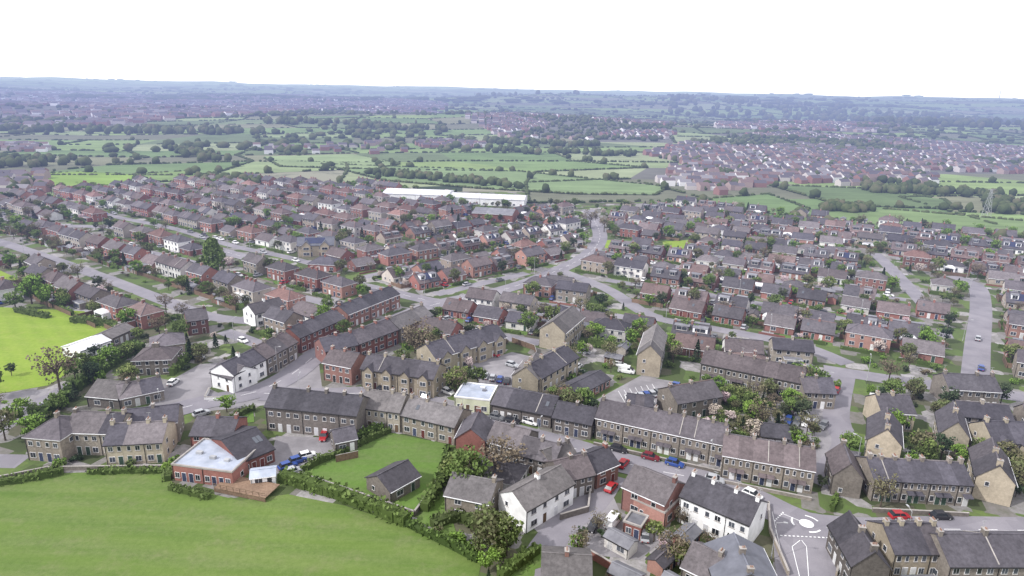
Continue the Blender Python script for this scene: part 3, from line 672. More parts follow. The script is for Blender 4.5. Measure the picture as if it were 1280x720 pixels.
for pts,w,ht in [([(352,600),(385,610),(430,624),(470,640),(508,656)],3.2,2.6),([(508,656),(560,682),(598,702)],1.8,1.8),([(376,590),(430,566),(488,540)],1.2,1.8),
 ([(210,602),(212,590)],2,1.5),([(212,612),(262,624)],1.6,1.3),([(445,552),(470,542),(488,530)],2.4,2.6),([(40,535),(80,500),(110,478),(140,458),(178,435)],3.4,2.8),([(90,402),(125,406),(144,410)],3,2.6),
 ([(60,398),(20,390)],2.2,2),([(215,470),(235,450),(256,436)],2.6,2.6),([(625,724),(672,690)],2.2,2.2),([(0,606),(50,598),(80,592)],2,1.8),([(110,592),(205,590)],1.6,1.2),
 ([(1165,590),(1225,583)],2,1.8),([(283,528),(318,512)],1.6,1.6),([(530,640),(556,600),(568,575)],2.5,2.5),([(1000,478),(1050,488)],2.4,2.4),([(735,432),(800,442)],3,3),
 ([(990,462),(1035,478)],2.6,2.8),([(1045,622),(1040,640)],1,1.4),([(560,560),(548,600)],1.2,1.3),([(540,660),(575,650),(612,672),(640,680)],2.5,2.2)]:
    hedge('hedge',pts,w,ht,22)
def wall_(name,pts,ht,mat,th=.3):
    mb=MB(); L=[Vector(G(*p)) for p in pts]
    for a,b in zip(L,L[1:]):
        d=b-a; mb.T(a.x,a.y,math.atan2(d.y,d.x)); mb.box(0,d.length,-th/2,th/2,0,ht,mat,R()); mb.box(-.02,d.length+.02,-th/2-.04,th/2+.04,ht,ht+.08,'trim',.2,bottom=True)
        if mat=='wood':
            for k in range(int(d.length/2)): mb.box(k*2,k*2+.1,-th/2-.06,-th/2-.002,0,ht+.12,'wood',.2)
    mb.T(); mb.obj(name)
wall_('stone_wall',[(374,596),(440,618),(518,645)],1.1,'stonedark'); wall_('stone_wall',[(518,645),(552,600)],1.1,'stonedark')
wall_('stone_wall',[(262,488),(256,500),(292,500)],.9,'white'); wall_('timber_fence',[(420,578),(448,572)],1.7,'wood',.08)
wall_('stone_wall',[(740,594),(735,640),(700,650)],1.3,'stonedark'); wall_('stone_wall',[(0,600),(60,588),(205,586)],.9,'stonedark')
wall_('stone_wall',[(960,632),(962,665),(985,720)],1.0,'stone'); wall_('stone_wall',[(1045,720),(1055,680),(1068,668)],1.0,'stone')
wall_('brick_wall',[(725,690),(780,722)],1.6,'brick'); wall_('timber_fence',[(640,428),(668,438),(672,452)],1.8,'wood',.08)
wall_('stone_wall',[(1090,640),(1210,646)],.9,'stone'); wall_('stone_wall',[(900,603),(1014,626)],.7,'stone'); wall_('stone_wall',[(742,556),(900,592)],.7,'stone')

# ------------------------------------------------------------------ vehicles
def car_mesh(paint,van=False):
    mb=MB()
    if not van:
        st=[(-2.1,.72,.38,.62),(-1.95,.82,.24,.88),(-1.3,.86,.2,.93),(.9,.86,.2,.90),(1.75,.82,.22,.74),(2.08,.70,.34,.56)]
        cab=[(-1.85,-1.35),(1.0,.35)]; zb=.9; zt=1.45
    else:
        st=[(-2.5,.9,.35,1.0),(-2.4,.95,.26,1.15),(-1,.97,.24,1.15),(1.2,.97,.24,1.12),(2.1,.93,.25,1.0),(2.45,.82,.38,.75)]
        cab=[(-2.45,-2.35),(1.9,.9)]; zb=1.13; zt=2.05
    for i in range(len(st)-1):
        x0,w0,b0,t0=st[i];x1,w1,b1,t1=st[i+1]; s0=t0-.16; s1=t1-.16
        for s in(-1,1):
            f=[(x0,s*w0,b0),(x1,s*w1,b1),(x1,s*w1,s1),(x0,s*w0,s0)]; g=[(x0,s*w0,s0),(x1,s*w1,s1),(x1,s*w1*.9,t1),(x0,s*w0*.9,t0)]
            if s>0: f=f[::-1]; g=g[::-1]
            mb.face(f,paint); mb.face(g,paint)
        mb.face([(x0,-w0*.9,t0),(x1,-w1*.9,t1),(x1,w1*.9,t1),(x0,w0*.9,t0)],paint)
    for k in(0,-1):
        x,w,b,t=st[k]; f=[(x,w,b),(x,-w,b),(x,-w,t-.16),(x,-w*.9,t),(x,w*.9,t),(x,w,t-.16)]
        if k==-1:f=f[::-1]
        mb.face(f,paint)
        for s in(-1,1): mb.box(x-.03,x+.03,min(s*w*.5,s*w*.92),max(s*w*.5,s*w*.92),t-.25,t-.1,'car_red' if k==0 else 'frame',.5)
    (a0,a1),(c0,c1)=cab; w=.76 if not van else .88; w2=.60 if not van else .82
    A=[(a0,-w,zb-.04),(c0,-w,zb-.04),(c0,w,zb-.04),(a0,w,zb-.04)]; Bq=[(a1,-w2,zt),(c1,-w2,zt),(c1,w2,zt),(a1,w2,zt)]
    mb.hexa(A,Bq,'glass' if not van else paint,.2); mb.box(a1-.06,c1+.06,-w2-.05,w2+.05,zt,zt+.05,paint,.5)
    if van:
        mb.hexa([(c1+.02,-w2+.05,zt-.1),(c0-.0,-w+.08,zb+.1),(c0,w-.08,zb+.1),(c1+.02,w2-.05,zt-.1)],[(c1+.1,-w2+.05,zt-.08),(c0+.05,-w+.08,zb+.12),(c0+.05,w-.08,zb+.12),(c1+.1,w2-.05,zt-.08)],'glass',.2)
        for s in(-1,1): mb.box(.4,1.15,s*.9-.03,s*.9+.03,1.3,1.8,'glass',.2)
    else:
        for s in(-1,1):
            for xx in(-.35,): mb.hexa([(xx-.05,s*w-.02,zb),(xx+.05,s*w-.02,zb),(xx+.05,s*w+.03,zb),(xx-.05,s*w+.03,zb)],[(xx-.05,s*w2-.02,zt),(xx+.05,s*w2-.02,zt),(xx+.05,s*w2+.03,zt),(xx-.05,s*w2+.03,zt)],paint)
            mb.box(.72,.85,s*.95-.08,s*.95+.06,.88,1.0,paint)
    for x in(st[0][0]+.8,st[-1][0]-.8):
        for s in(-1,1):
            mb.cyl((x,s*(st[2][1]-.2),.32),(x,s*(st[2][1]+.01),.32),.32,.32,12,'tyre'); mb.cyl((x,s*(st[2][1]+.005),.32),(x,s*(st[2][1]+.025),.32),.18,.18,8,'metal')
    return mb.mesh('car')
CM={c:car_mesh('car_'+c) for c in('red','white','silver','black','blue','grey','dred')}; VM=car_mesh('car_white',True)
def carw(x,y,a,c=None,z=.03):
    if c=='van': place('van',VM,(x,y,z),a)
    else: place('parked_car',CM[c or random.choice(['white','silver','silver','black','blue','grey','grey','red','black','white'])],(x,y,z),a)
def car(px,py,qx,qy,c=None,z=.11):
    p=G(px,py);q=G(qx,qy); carw(p[0],p[1],math.atan2(q[1]-p[1],q[0]-p[0]),c,z)
for t in [(813,574,850,583,'dred'),(843,582,880,592,'blue'),(764,612,775,600,'red'),(773,564,800,571,'black'),(779,582,790,570,'red'),(663,530,690,538,'white'),(640,528,670,535,'black'),(621,524,650,531,'grey'),
 (534,497,545,489,'silver'),(405,497,430,494,'silver'),(405,548,400,560,'red'),(1124,648,1160,648,'red'),(1176,648,1210,648,'black'),(217,480,225,474,'white'),(1000,518,1020,519,'white'),
 (766,655,778,640,'van'),(742,660,735,670,'black'),(806,672,806,660,'silver'),(252,519,262,516,'silver'),(360,585,375,580,'blue'),(372,578,385,574,'blue'),(384,572,395,569,'white'),(366,592,378,588,'silver'),
 (847,485,860,488,'blue'),(783,466,795,468,'van'),(775,458,790,460,'white'),(1098,503,1115,506,'van'),(640,458,655,462,'silver'),(617,445,630,448,'red'),(600,470,612,473,'white'),
 (560,492,570,496,'white'),(730,442,745,444,'silver'),(722,460,735,450,'white'),(560,400,575,396,'silver'),(250,448,262,452,'grey'),(900,560,900,550,'grey'),
 (893,602,920,608,'silver'),(940,621,960,630,'white'),(700,569,720,575,'grey'),(480,488,495,489,'black'),(450,426,470,418,'white'),(60,508,75,500,'silver'),(18,520,30,514,'white'),(1045,490,1050,480,'red'),(1222,425,1224,400,'silver'),(1226,462,1227,440,'blue')]: car(*t)
for i in range(6): car(786+i*7,500-i*1.5,776+i*7,484,None,.04)
for i in range(6): car(772+i*8,512-i*0.8,766+i*8,500,None,.04)
for i in range(5): car(598+i*9,470+i*2,606+i*9,455,None,.04)
for i in range(5): car(985+i*11,528+i*1.5,980+i*11,540,None,.04)

# ------------------------------------------------------------------ estates
fence=MB(); lawns=MB(); hedges=MB()
TK=[('bush',12),('broadleaf_tree',5),('budding_tree',2.5),('evergreen_tree',1.7),('conifer_tree',1.3),('blossom_tree',.8),('fresh_green_tree',1.8)]
def rk(): return random.choices([q[0] for q in TK],[q[1] for q in TK])[0]
def zone(poly,d1,d2,pitch,types,off0=0,gap=2.5,zst=.02):
    W=[Vector(G(*p)) for p in poly]; a=Vector(G(*d1)); b=Vector(G(*d2)); an=math.atan2(b.y-a.y,b.x-a.x); c,s=math.cos(an),math.sin(an)
    uv=[(p.x*c+p.y*s,-p.x*s+p.y*c) for p in W]; us=[p[0] for p in uv]; vs=[p[1] for p in uv]
    Wt=[(p.x,p.y) for p in W]
    v=min(vs)+off0+8
    xy=lambda u,v:(u*c-v*s,u*s+v*c)
    while v<max(vs):
        u=min(us); run=None; runs=[]
        while u<max(us)+2:
            x,y=xy(u,v); ok=inpoly(x,y,Wt) and not busy(x,y,2,5,an)
            if ok and run is None: run=u
            if (not ok) and run is not None:
                if u-run>24: runs.append((run,u))
                run=None
            u+=2
        for (u0,u1) in runs:
            n=max(2,int((u1-u0)/25)+1); amp=2.0
            road([xy(u0+(u1-u0)*i/(n-1),v+ (amp*math.sin(i*1.3+v) if 0<i<n-1 else 0)) for i in range(n)],5.5,zst,pave=1.4,world=True)
        for sg in(-1,1):
            u=min(us)+U(0,6)
            while u<max(us):
                name=random.choices([t[0] for t in types],[t[1] for t in types])[0]
                me,w,dp=random.choice(VAR[name]); vv=v+sg*(2.75+1.5+U(3.6,6)+dp/2); x,y=xy(u+w/2,vv)
                if inpoly(x,y,Wt) and not busy(x,y,w,dp,an,.7):
                    rot=an+(0 if sg>0 else math.pi)+U(-.05,.05)
                    place(name,me,(x,y,0),rot); mark(x,y,w,dp,an,.2)
                    T=lambda uu,vv2:(x+uu*c-vv2*s,y+uu*s+vv2*c)
                    lawns.T(x,y,an)
                    g=sg*(dp/2+.3); g2=sg*(dp/2+U(6,8.5)); 
                    for hf in(0,1):
                        x0=-w/2-1+hf*(w/2+1); x1=x0+w/2+1
                        q0,q1=sorted((g+sg*U(0,2.5),g2)); 
                        if R()<.85: lawns.box(x0+.2,x1-.2,q0,q1,0,.022+.004*hf,'lawn' if R()<.82 else 'pave',R())
                        f0,f1=sorted((-sg*(dp/2+.3),-sg*(dp/2+3.6)))
                        if R()<.8: lawns.box(x0+.6,x1-1.2,f0,f1,0,.02,random.choice(['lawn','pave','lawn','lawn']),R())
                        if R()<.45:
                            sx,sy=T(U(x0+1.5,x1-1.5),g2-sg*1.5)
                            if not busy(sx,sy,2,2,an): place('garden_shed',random.choice(SHEDS),(sx,sy,.02),an+random.choice((0,1.57,3.14)))
                        for q in range(2):   # back-garden planting
                            sx,sy=T(U(x0+.6,x1-.6),g2-sg*U(-.8,3))
                            if R()<.62 and not busy(sx,sy,.8,.8,an): plant(rk(),sx,sy,U(.4,.8))
                        sx,sy=T(U(x0+.6,x1-1),-sg*(dp/2+U(2.2,3.4)))
                        if R()<.5 and not busy(sx,sy,.6,.6,an): plant(random.choice(['bush','bush','blossom_tree','bush','broadleaf_tree']),sx,sy,U(.3,.55))
                    fence.T(x,y,an); hy=sorted((sg*dp/2,g2))
                    for xf in(-w/2-1.1,0):
                        if R()<.7: fence.box(xf-.05,xf+.05,hy[0],hy[1],0,1.5,'wood',R())
                    if R()<.7: fence.box(-w/2-1,w/2+1,g2-.06,g2+.06,0,1.6,'wood',R())
                    yw=-sg*(dp/2+4.0)
                    if R()<.4: fence.box(-w/2-1,w/2-2,yw-.12,yw+.12,0,.7,'stone' if R()<.6 else 'brick',R())
                    else: hedge('',[T(-w/2-1,yw),T(w/2-2,yw)],1.0,1.4,7,'hedge',True,hedges)
                    if R()<.45: hedge('',[T(-w/2-1,g2-sg*.8),T(w/2+1,g2-sg*.8)],1.3,2.1,7,'hedge',True,hedges)
                    if R()<.4:
                        k=random.choice((-1,1)); gx,gy=T(k*(w/2+2.2),sg*(dp/2+1)); 
                        if not busy(gx,gy,3,5,an): m2=random.choice(VAR['garage']); place('garage',m2[0],(gx,gy,0),rot+math.pi/2); mark(gx,gy,3,5,an)
                    if R()<.5: 
                        cx,cy=T(w/2+1.2,-sg*(dp/2+1)); carw(cx,cy,an+math.pi/2,None,.04)
                    u+=w+U(gap*.7,gap*1.8)+(3 if R()<.12 else 0)
                else: u+=2.0
        for (u0,u1) in runs:
            for k in range(int((u1-u0)/22)):
                x,y=xy(U(u0,u1),v+random.choice((-1,1))*1.9); carw(x,y,an,None,.04)
        v+=pitch
L1,L2=(220,297),(470,361)
bs=[('brick_semi_detached_house',9),('bungalow',2),('terraced_houses',.4),('stone_semi_detached_house',.6)]; ss=[('stone_semi_detached_house',4),('dormer_bungalow',3),('bungalow',3),('brick_semi_detached_house',2)]
dd=[('dormer_bungalow',5),('bungalow',3),('stone_semi_detached_house',1),('brick_semi_detached_house',1)]
zone([(-160,262),(30,250),(170,232),(330,228),(480,236),(560,246),(560,262),(470,300),(420,345),(300,318),(220,294),(150,283),(60,280),(-160,275)],L1,L2,43,bs,gap=3.5)
zone([(425,346),(475,300),(565,262),(730,264),(742,276),(747,296),(733,316),(688,338),(625,358),(552,374),(470,357)],(560,360),(690,330),40,dd,gap=3)
zone([(-160,285),(60,285),(150,288),(220,300),(300,323),(400,348),(500,371),(545,380),(508,390),(452,413),(398,438),(363,463),(300,450),(240,430),(175,418),(148,404),(110,386),(0,372),(-160,340)],L1,L2,41,[('stone_semi_detached_house',3),('brick_semi_detached_house',5),('terraced_houses',.6),('bungalow',2)],gap=3)
zone([(556,384),(632,366),(695,345),(757,366),(812,399),(895,416),(870,440),(868,470),(760,490),(735,500),(700,520),(640,500),(548,440),(545,410)],(700,400),(860,425),38,ss,gap=3)
zone([(757,300),(760,275),(868,256),(960,272),(1080,282),(1280,298),(1420,315),(1420,500),(1320,495),(1200,480),(1062,456),(1000,428),(900,408),(818,390),(765,358),(705,335),(740,318)],(880,330),(1180,372),41,dd,gap=2.2)
zone([(870,420),(1000,440),(1055,465),(1130,482),(1320,506),(1420,560),(1420,640),(1210,600),(1060,545),(1055,500),(1000,480),(880,460)],(1060,500),(1200,515),36,[('stone_semi_detached_house',5),('dormer_bungalow',2),('bungalow',2)])
zone([(-140,500),(20,540),(200,525),(330,505),(340,540),(240,560),(200,570),(0,585),(-140,600)],(20,560),(120,562),34,[('stone_semi_detached_house',5),('bungalow',2)])
def infill(poly,an_px,n,names,m=.8):
    W=[G(*p) for p in poly]; xs=[p[0] for p in W]; ys=[p[1] for p in W]
    a=Vector(G(*an_px[0])); b=Vector(G(*an_px[1])); an=math.atan2(b.y-a.y,b.x-a.x)
    for _ in range(n):
        x,y=U(min(xs),max(xs)),U(min(ys),max(ys))
        if not inpoly(x,y,W): continue
        nm=random.choice(names); me,w,d=random.choice(VAR[nm]); aa=an+random.choice((0,math.pi,math.pi/2))+U(-.08,.08)
        if not busy(x,y,w,d,aa,m): place(nm,me,(x,y,0),aa); mark(x,y,w,d,aa,.2)
infill([(-160,262),(170,232),(480,236),(735,262),(750,300),(690,340),(550,378),(500,395),(365,465),(150,404),(-160,340)],(L1,L2),1500,['bungalow','stone_semi_detached_house','brick_semi_detached_house','garage','dormer_bungalow'],1.8)
infill([(757,300),(868,256),(1280,298),(1420,315),(1420,640),(1060,545),(880,460),(700,520),(548,440),(556,384),(700,340)],((880,330),(1180,372)),1500,['bungalow','dormer_bungalow','garage','stone_semi_detached_house'],1.6)
infill([(640,560),(760,590),(740,625),(660,640),(560,600)],((640,560),(760,590)),200,['garage','bungalow'],.5)
infill([(780,660),(960,700),(900,760),(720,760),(700,700)],((847,652),(932,690)),250,['garage','garage','bungalow'],.6)
infill([(1060,690),(1290,690),(1290,740),(1060,760)],((1180,738),(1330,738)),200,['garage','bungalow'],.6)
lawns.T(); fence.T(); hedges.T(); lawns.obj('garden_lawns'); fence.obj('garden_fences'); hedges.obj('garden_hedges')

def scatter(poly,n,kinds,rad=1.0,smin=.5,smax=1.0):
    W=[G(*p) for p in poly]; xs=[p[0] for p in W]; ys=[p[1] for p in W]
    for _ in range(n):
        x,y=U(min(xs),max(xs)),U(min(ys),max(ys))
        if not inpoly(x,y,W) or busy(x,y,rad,rad,0): continue
        k=random.choices([q[0] for q in kinds],[q[1] for q in kinds])[0]; plant(k,x,y,U(smin,smax)*(1.0 if k!='bush' else 1.3))
ALL=[(-160,262),(170,232),(480,236),(735,262),(868,256),(1280,298),(1420,315),(1420,650),(1060,660),(740,545),(540,500),(330,505),(0,585),(-140,600),(-140,500),(150,440),(150,404),(-160,340)]
scatter(ALL,9000,TK,1.0,.35,.9)
scatter([(560,600),(740,640),(760,600),(960,700),(900,760),(600,760)],300,TK,1.0,.3,.6)
scatter([(1040,600),(1280,640),(1280,720),(1060,690)],120,TK,1.2,.3,.6)
scatter([(880,480),(1280,560),(1280,640),(1020,620),(880,540)],420,TK,1.0,.35,.8)
scatter([(100,560),(350,600),(330,610),(60,590)],60,[('bush',1)],1,.4,.8)
for px,py in [(362,602),(392,610),(418,616),(447,628),(470,636),(492,646),(505,650),(545,668),(572,676),(592,690),(120,478),(100,486),(150,452),(60,520),(75,508),(48,530),(165,440)]:
    x,y=G(px+U(-3,3),py+U(-2,2)); plant('bush',x,y,U(.8,1.4))

# ------------------------------------------------------------------ build roads
def build_roads():
    marks=MB()
    for ri,(L,N,w,z,pv,cen) in enumerate(ROADS):
        mb=MB(); pm=MB()
        for i in range(len(L)-1):
            a,b,na,nb=L[i],L[i+1],N[i],N[i+1]
            def P(p,n,o,zz): q=p+n*o; return (q.x,q.y,zz)
            mb.face([P(a,na,-w/2,z),P(b,nb,-w/2,z),P(b,nb,w/2,z),P(a,na,w/2,z)],'asph')
            for s in(-1,1):
                m=(a+b)/2+na*s*(w/2+pv/2+.2)
                x,y=int(m.x-OX),int(m.y-OY)
                if 0<=x<OW and 0<=y<OH and rocc[max(0,x-1):x+2,max(0,y-1):y+2].any(): continue
                o1,o2=w/2,w/2+pv; zt=z+.12
                k=[P(a,na,s*o1,zt),P(b,nb,s*o1,zt),P(b,nb,s*(o1+.18),zt),P(a,na,s*(o1+.18),zt)]
                t=[P(a,na,s*(o1+.18),zt),P(b,nb,s*(o1+.18),zt),P(b,nb,s*o2,zt),P(a,na,s*o2,zt)]
                f=[P(a,na,s*o1,z-.03),P(b,nb,s*o1,z-.03),P(b,nb,s*o1,zt),P(a,na,s*o1,zt)]
                g=[P(a,na,s*o2,0),P(b,nb,s*o2,0),P(b,nb,s*o2,zt),P(a,na,s*o2,zt)]
                if s<0: k=k[::-1];t=t[::-1]
                pm.face(k,'kerb'); pm.face(t,'pave'); pm.face(f,'kerb'); pm.face(g,'kerb')
            if cen and i%2==0: marks.face([P(a,na,-.07,z+.012),P(b,nb,-.07,z+.012),P(b,nb,.07,z+.012),P(a,na,.07,z+.012)],'paint')
        mb.obj('road'); 
        if pm.f: pm.obj('pavement')
    marks.obj('road_markings')
build_roads()
# mini roundabout
c=G(1008,655); mb=MB()
mb.face([(c[0]+1.35*math.cos(t),c[1]+1.35*math.sin(t),.135) for t in [i*math.pi/14 for i in range(28)]],'paint')
mb.obj('mini_roundabout')
mb=MB()
for k in range(3):
    for j in range(7):
        a0=k*2.094+.3+j*.14; a1=a0+.14; z=.135; r1,r2=2.5,2.85
        mb.face([(c[0]+r1*math.cos(a0),c[1]+r1*math.sin(a0),z),(c[0]+r2*math.cos(a0),c[1]+r2*math.sin(a0),z),(c[0]+r2*math.cos(a1),c[1]+r2*math.sin(a1),z),(c[0]+r1*math.cos(a1),c[1]+r1*math.sin(a1),z)][::-1],'paint')
def dash(p,q,w=.2,n=8,z=.135):
    p=Vector(G(*p));q=Vector(G(*q)); d=(q-p); nn=Vector((-d.y,d.x)).normalized()*w/2
    for i in range(n):
        a=p+d*(i/n); b=p+d*((i+.55)/n) if n>1 else q
        mb.face([((a-nn).x,(a-nn).y,z),((b-nn).x,(b-nn).y,z),((b+nn).x,(b+nn).y,z),((a+nn).x,(a+nn).y,z)],'paint')
dash((975,670),(1038,673),.3,12); dash((990,684),(1004,740),.14,1); dash((1008,684),(1012,740),.14,1); dash((1000,676),(990,684),.14,1); dash((1002,676),(1008,684),.14,1)
dash((968,652),(980,640),.3,6); dash((1048,655),(1046,672),.3,6); dash((1055,720),(1062,676),.1,1); dash((965,640),(978,700),.1,1)
mb.obj('road_markings')
for (x1,y1,n,dx,dy,ex,ey) in [(770,515,8,8,-.8,-5,-10),(785,503,7,7,-1.5,-8,-14)]:
    mb=MB()
    for i in range(n): dash((x1+i*dx-4,y1+i*dy),(x1+i*dx-4+ex,y1+i*dy+ey),.12,1,.05)
    mb.obj('road_markings')

# street lamps
mb=MB(); mb.cyl((0,0,0),(0,0,1.2),.11,.11,6,'metal'); mb.cyl((0,0,1.2),(0,0,7.6),.07,.05,6,'metal'); mb.cyl((0,0,7.55),(1.3,0,7.9),.045,.04,5,'metal'); mb.box(1.1,1.8,-.14,.14,7.85,7.98,'metal',.5,bottom=True)
lm=mb.mesh('street_lamp')
for ri,(L,N,w,z,pv,cen) in enumerate(ROADS):
    if pv<1: continue
    for i in range(3,len(L)-1,9 if ri<12 else 12):
        s=1 if (i//9)%2 else -1; p=L[i]+N[i]*s*(w/2+.6); x,y=int(p.x-OX),int(p.y-OY)
        if 0<=x<OW and 0<=y<OH and rocc[x,y]: continue
        place('street_lamp',lm,(p.x,p.y,z+.1),math.atan2(-N[i].y*s,-N[i].x*s))

# ------------------------------------------------------------------ terrain
def terrain():
    rs=[0,60,120,200,300,420,540,640]; r=660
    while r<26000: rs.append(r); r*=1.025
    na=320; v=[];f=[]
    for r in rs:
        for k in range(na):
            a=2*math.pi*k/na; x,y=r*math.cos(a),r*math.sin(a)
            v.append((x,y,h(x,y)-(.0 if r<650 else min(1.2,(r-650)/100)) ))
    for i in range(len(rs)-1):
        for k in range(na):
            k2=(k+1)%na; f.append((i*na+k,(i+1)*na+k,(i+1)*na+k2,i*na+k2))
    me=bpy.data.meshes.new('ground'); me.from_pydata(v,[],f); me.materials.append(M['town']); me.materials.append(M['far'])
    me.polygons.foreach_set('material_index',[0 if (q//na)<6 else 1 for q in range(len(f))]); me.polygons.foreach_set('use_smooth',[True]*len(f))
    place('ground',me)
terrain()
TOWN=[(-400,275),(-160,260),(30,246),(170,228),(330,224),(480,234),(640,240),(735,258),(868,252),(960,268),(1080,278),(1280,296),(1500,315),(1500,900),(-400,900)]
URB=[[(800,192),(900,174),(1010,170),(1330,182),(1330,215),(1150,211),(1170,238),(1080,234),(960,226),(900,243),(830,228),(860,205)],
 [(-150,118),(0,114),(380,120),(420,140),(250,150),(100,156),(-150,163)],[(580,155),(700,152),(840,162),(830,178),(640,172)],[(400,124),(560,130),(540,146),(400,142)],
 [(-150,232),(60,220),(60,240),(-150,258)],[(900,154),(1000,155),(1120,162),(1100,168),(900,166)]]
cols=[(.17,.26,.09),(.14,.22,.08),(.20,.29,.10),(.24,.31,.14),(.13,.18,.08),(.18,.24,.11),(.21,.22,.13),(.16,.17,.11),(.22,.31,.10),(.27,.32,.17)]
fv=[];ff=[];fc=[]; HE=[]
def lattice(cu,cv,rmin,rmax,i0,i1,j0,j1,seed):
    LAT={}; cellcol={}
    def lat(i,j):
        if (i,j) not in LAT:
            rr=random.Random(i*7919+j*104729+seed); u=i*cu+rr.uniform(-.28,.28)*cu; v=j*cv+rr.uniform(-.27,.27)*cv+12*math.sin(i*.7); a=.22
            LAT[i,j]=(u*math.cos(a)-v*math.sin(a),u*math.sin(a)+v*math.cos(a))
        return LAT[i,j]
    for i in range(i0,i1):
        for j in range(j0,j1):
            q=[lat(i,j),lat(i+1,j),lat(i+1,j+1),lat(i,j+1)]; cx=sum(p[0] for p in q)/4; cy=sum(p[1] for p in q)/4; r=math.hypot(cx,cy)
            if r>rmax or r<rmin or cy<300 or abs(cx)>cy*1.05+200: continue
            pp=[proj(*p) for p in q]; pc=proj(cx,cy)
            if inpoly(pc[0],pc[1],TOWN) or sum(inpoly(a[0],a[1],TOWN) for a in pp)>=2: continue
            urb=any(inpoly(pc[0],pc[1],u) for u in URB)
            rr=random.Random(i*31+j*977+seed); col=rr.choice(cols)
            if (i-1,j) in cellcol and rr.random()<.3: col=cellcol[i-1,j]
            cellcol[i,j]=col
            if urb: col=(.15,.15,.13)
            n=6 if cu<200 else 10; base=len(fv)
            for b in range(n+1):
                for a in range(n+1):
                    s,t=a/n,b/n; x=(q[0][0]*(1-s)+q[1][0]*s)*(1-t)+(q[3][0]*(1-s)+q[2][0]*s)*t; y=(q[0][1]*(1-s)+q[1][1]*s)*(1-t)+(q[3][1]*(1-s)+q[2][1]*s)*t
                    fv.append((x,y,h(x,y)+.02))
            for b in range(n):
                for a in range(n): k=base+b*(n+1)+a; ff.append((k,k+1,k+n+2,k+n+1)); fc.append(col)
            if not urb:
                if rr.random()<.85: HE.append((q[0],q[1],r))
                if rr.random()<.75: HE.append((q[0],q[3],r))
lattice(135,95,0,2700,-22,26,2,36,0)
lattice(300,230,2700,6800,-24,26,6,34,5)
def colmesh(name,v,f,c,loc=(0,0,0)):
    me=bpy.data.meshes.new(name); me.from_pydata(v,[],f); me.materials.append(M['fcol'])
    at=me.attributes.new('col','FLOAT_COLOR','FACE'); at.data.foreach_set('color',np.array([list(x)+[1] for x in c],dtype=np.float32).ravel()); return place(name,me,loc)
colmesh('farm_fields',fv,ff,fc)
NF=[([(872,250),(960,243),(1012,262),(992,274),(900,264)],(.14,.22,.08)),([(1020,264),(1110,262),(1280,277),(1420,292),(1420,312),(1240,301),(1130,290),(1020,279)],(.17,.25,.09)),
 ([(962,232),(1080,236),(1180,250),(1195,262),(1050,257)],(.12,.18,.07)),([(400,205),(640,214),(835,234),(820,244),(720,243),(600,236),(480,226)],(.18,.26,.11)),
 ([(-40,222),(100,215),(170,219),(165,230),(30,238),(-40,240)],(.20,.32,.05)),([(330,196),(440,193),(500,205),(470,212),(350,208)],(.23,.31,.14)),([(170,218),(240,214),(262,226),(180,228)],(.18,.27,.08))]
for k,(p,c) in enumerate(NF):
    W=[G(*q) for q in p]
    colmesh('grass_field',[(x,y,.45+.02*k) for x,y in W],[tuple(range(len(W)))],[c])
    for a,b in zip(W,W[1:]+W[:1]): HE.append((a,b,math.hypot(*a)))
def icos(sub):
    import bmesh
    bm=bmesh.new(); bmesh.ops.create_icosphere(bm,subdivisions=sub,radius=1); v=np.array([q.co[:] for q in bm.verts]); f=np.array([[w.index for w in q.verts] for q in bm.faces]); bm.free(); return v,f
IV,IF=icos(2)
protos=[]
for k in range(6):
    d=np.array([noise.noise(Vector(p)*2.2+Vector((k*9,0,0)))*.5+noise.noise(Vector(p)*5+Vector((0,k*9,0)))*.35 for p in IV]); protos.append(IV*(1+d)[:,None])
TV=[];TF=[];TR=[];toff=0
def clump(x,y,rx,rz,z=None,v=None):
    global toff
    P=random.choice(protos); a=U(0,6.28); c,s=math.cos(a),math.sin(a); z0=h(x,y) if z is None else z
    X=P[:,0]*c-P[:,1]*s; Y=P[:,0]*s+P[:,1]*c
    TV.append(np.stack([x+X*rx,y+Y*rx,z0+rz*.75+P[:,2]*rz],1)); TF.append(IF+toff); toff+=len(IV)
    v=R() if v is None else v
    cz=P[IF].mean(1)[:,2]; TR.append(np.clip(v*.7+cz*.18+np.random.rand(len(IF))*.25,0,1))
for a,b,r in HE:
    a=Vector(a);b=Vector(b);L=(b-a).length; st=3.0 if r<900 else (5 if r<1600 else (9 if r<2700 else 20)); n=int(L/st); tv=R(); dens=U(.45,1)
    for k in range(n):
        if R()>dens: continue
        p=a+(b-a)*((k+U(0,.8))/n); big=R()<(.045 if r<2700 else .12)
        if big: clump(p.x,p.y,U(2.5,4.5)*(1 if r<2700 else 1.8),U(3,4.6)*(1 if r<2700 else 1.3))
        else: clump(p.x,p.y,st*.5*U(.8,1.3),U(.8,1.3) if r<1600 else U(1.2,2.0),v=tv*.6+R()*.2)
def wood(poly,n,s=1):
    W=[G(*p) for p in poly]; xs=[p[0] for p in W]; ys=[p[1] for p in W]; k=0
    for _ in range(n*6):
        x,y=U(min(xs),max(xs)),U(min(ys),max(ys))
        if inpoly(x,y,W): clump(x,y,U(3,6)*s,U(4,6)*s); k+=1
        if k>=n: break
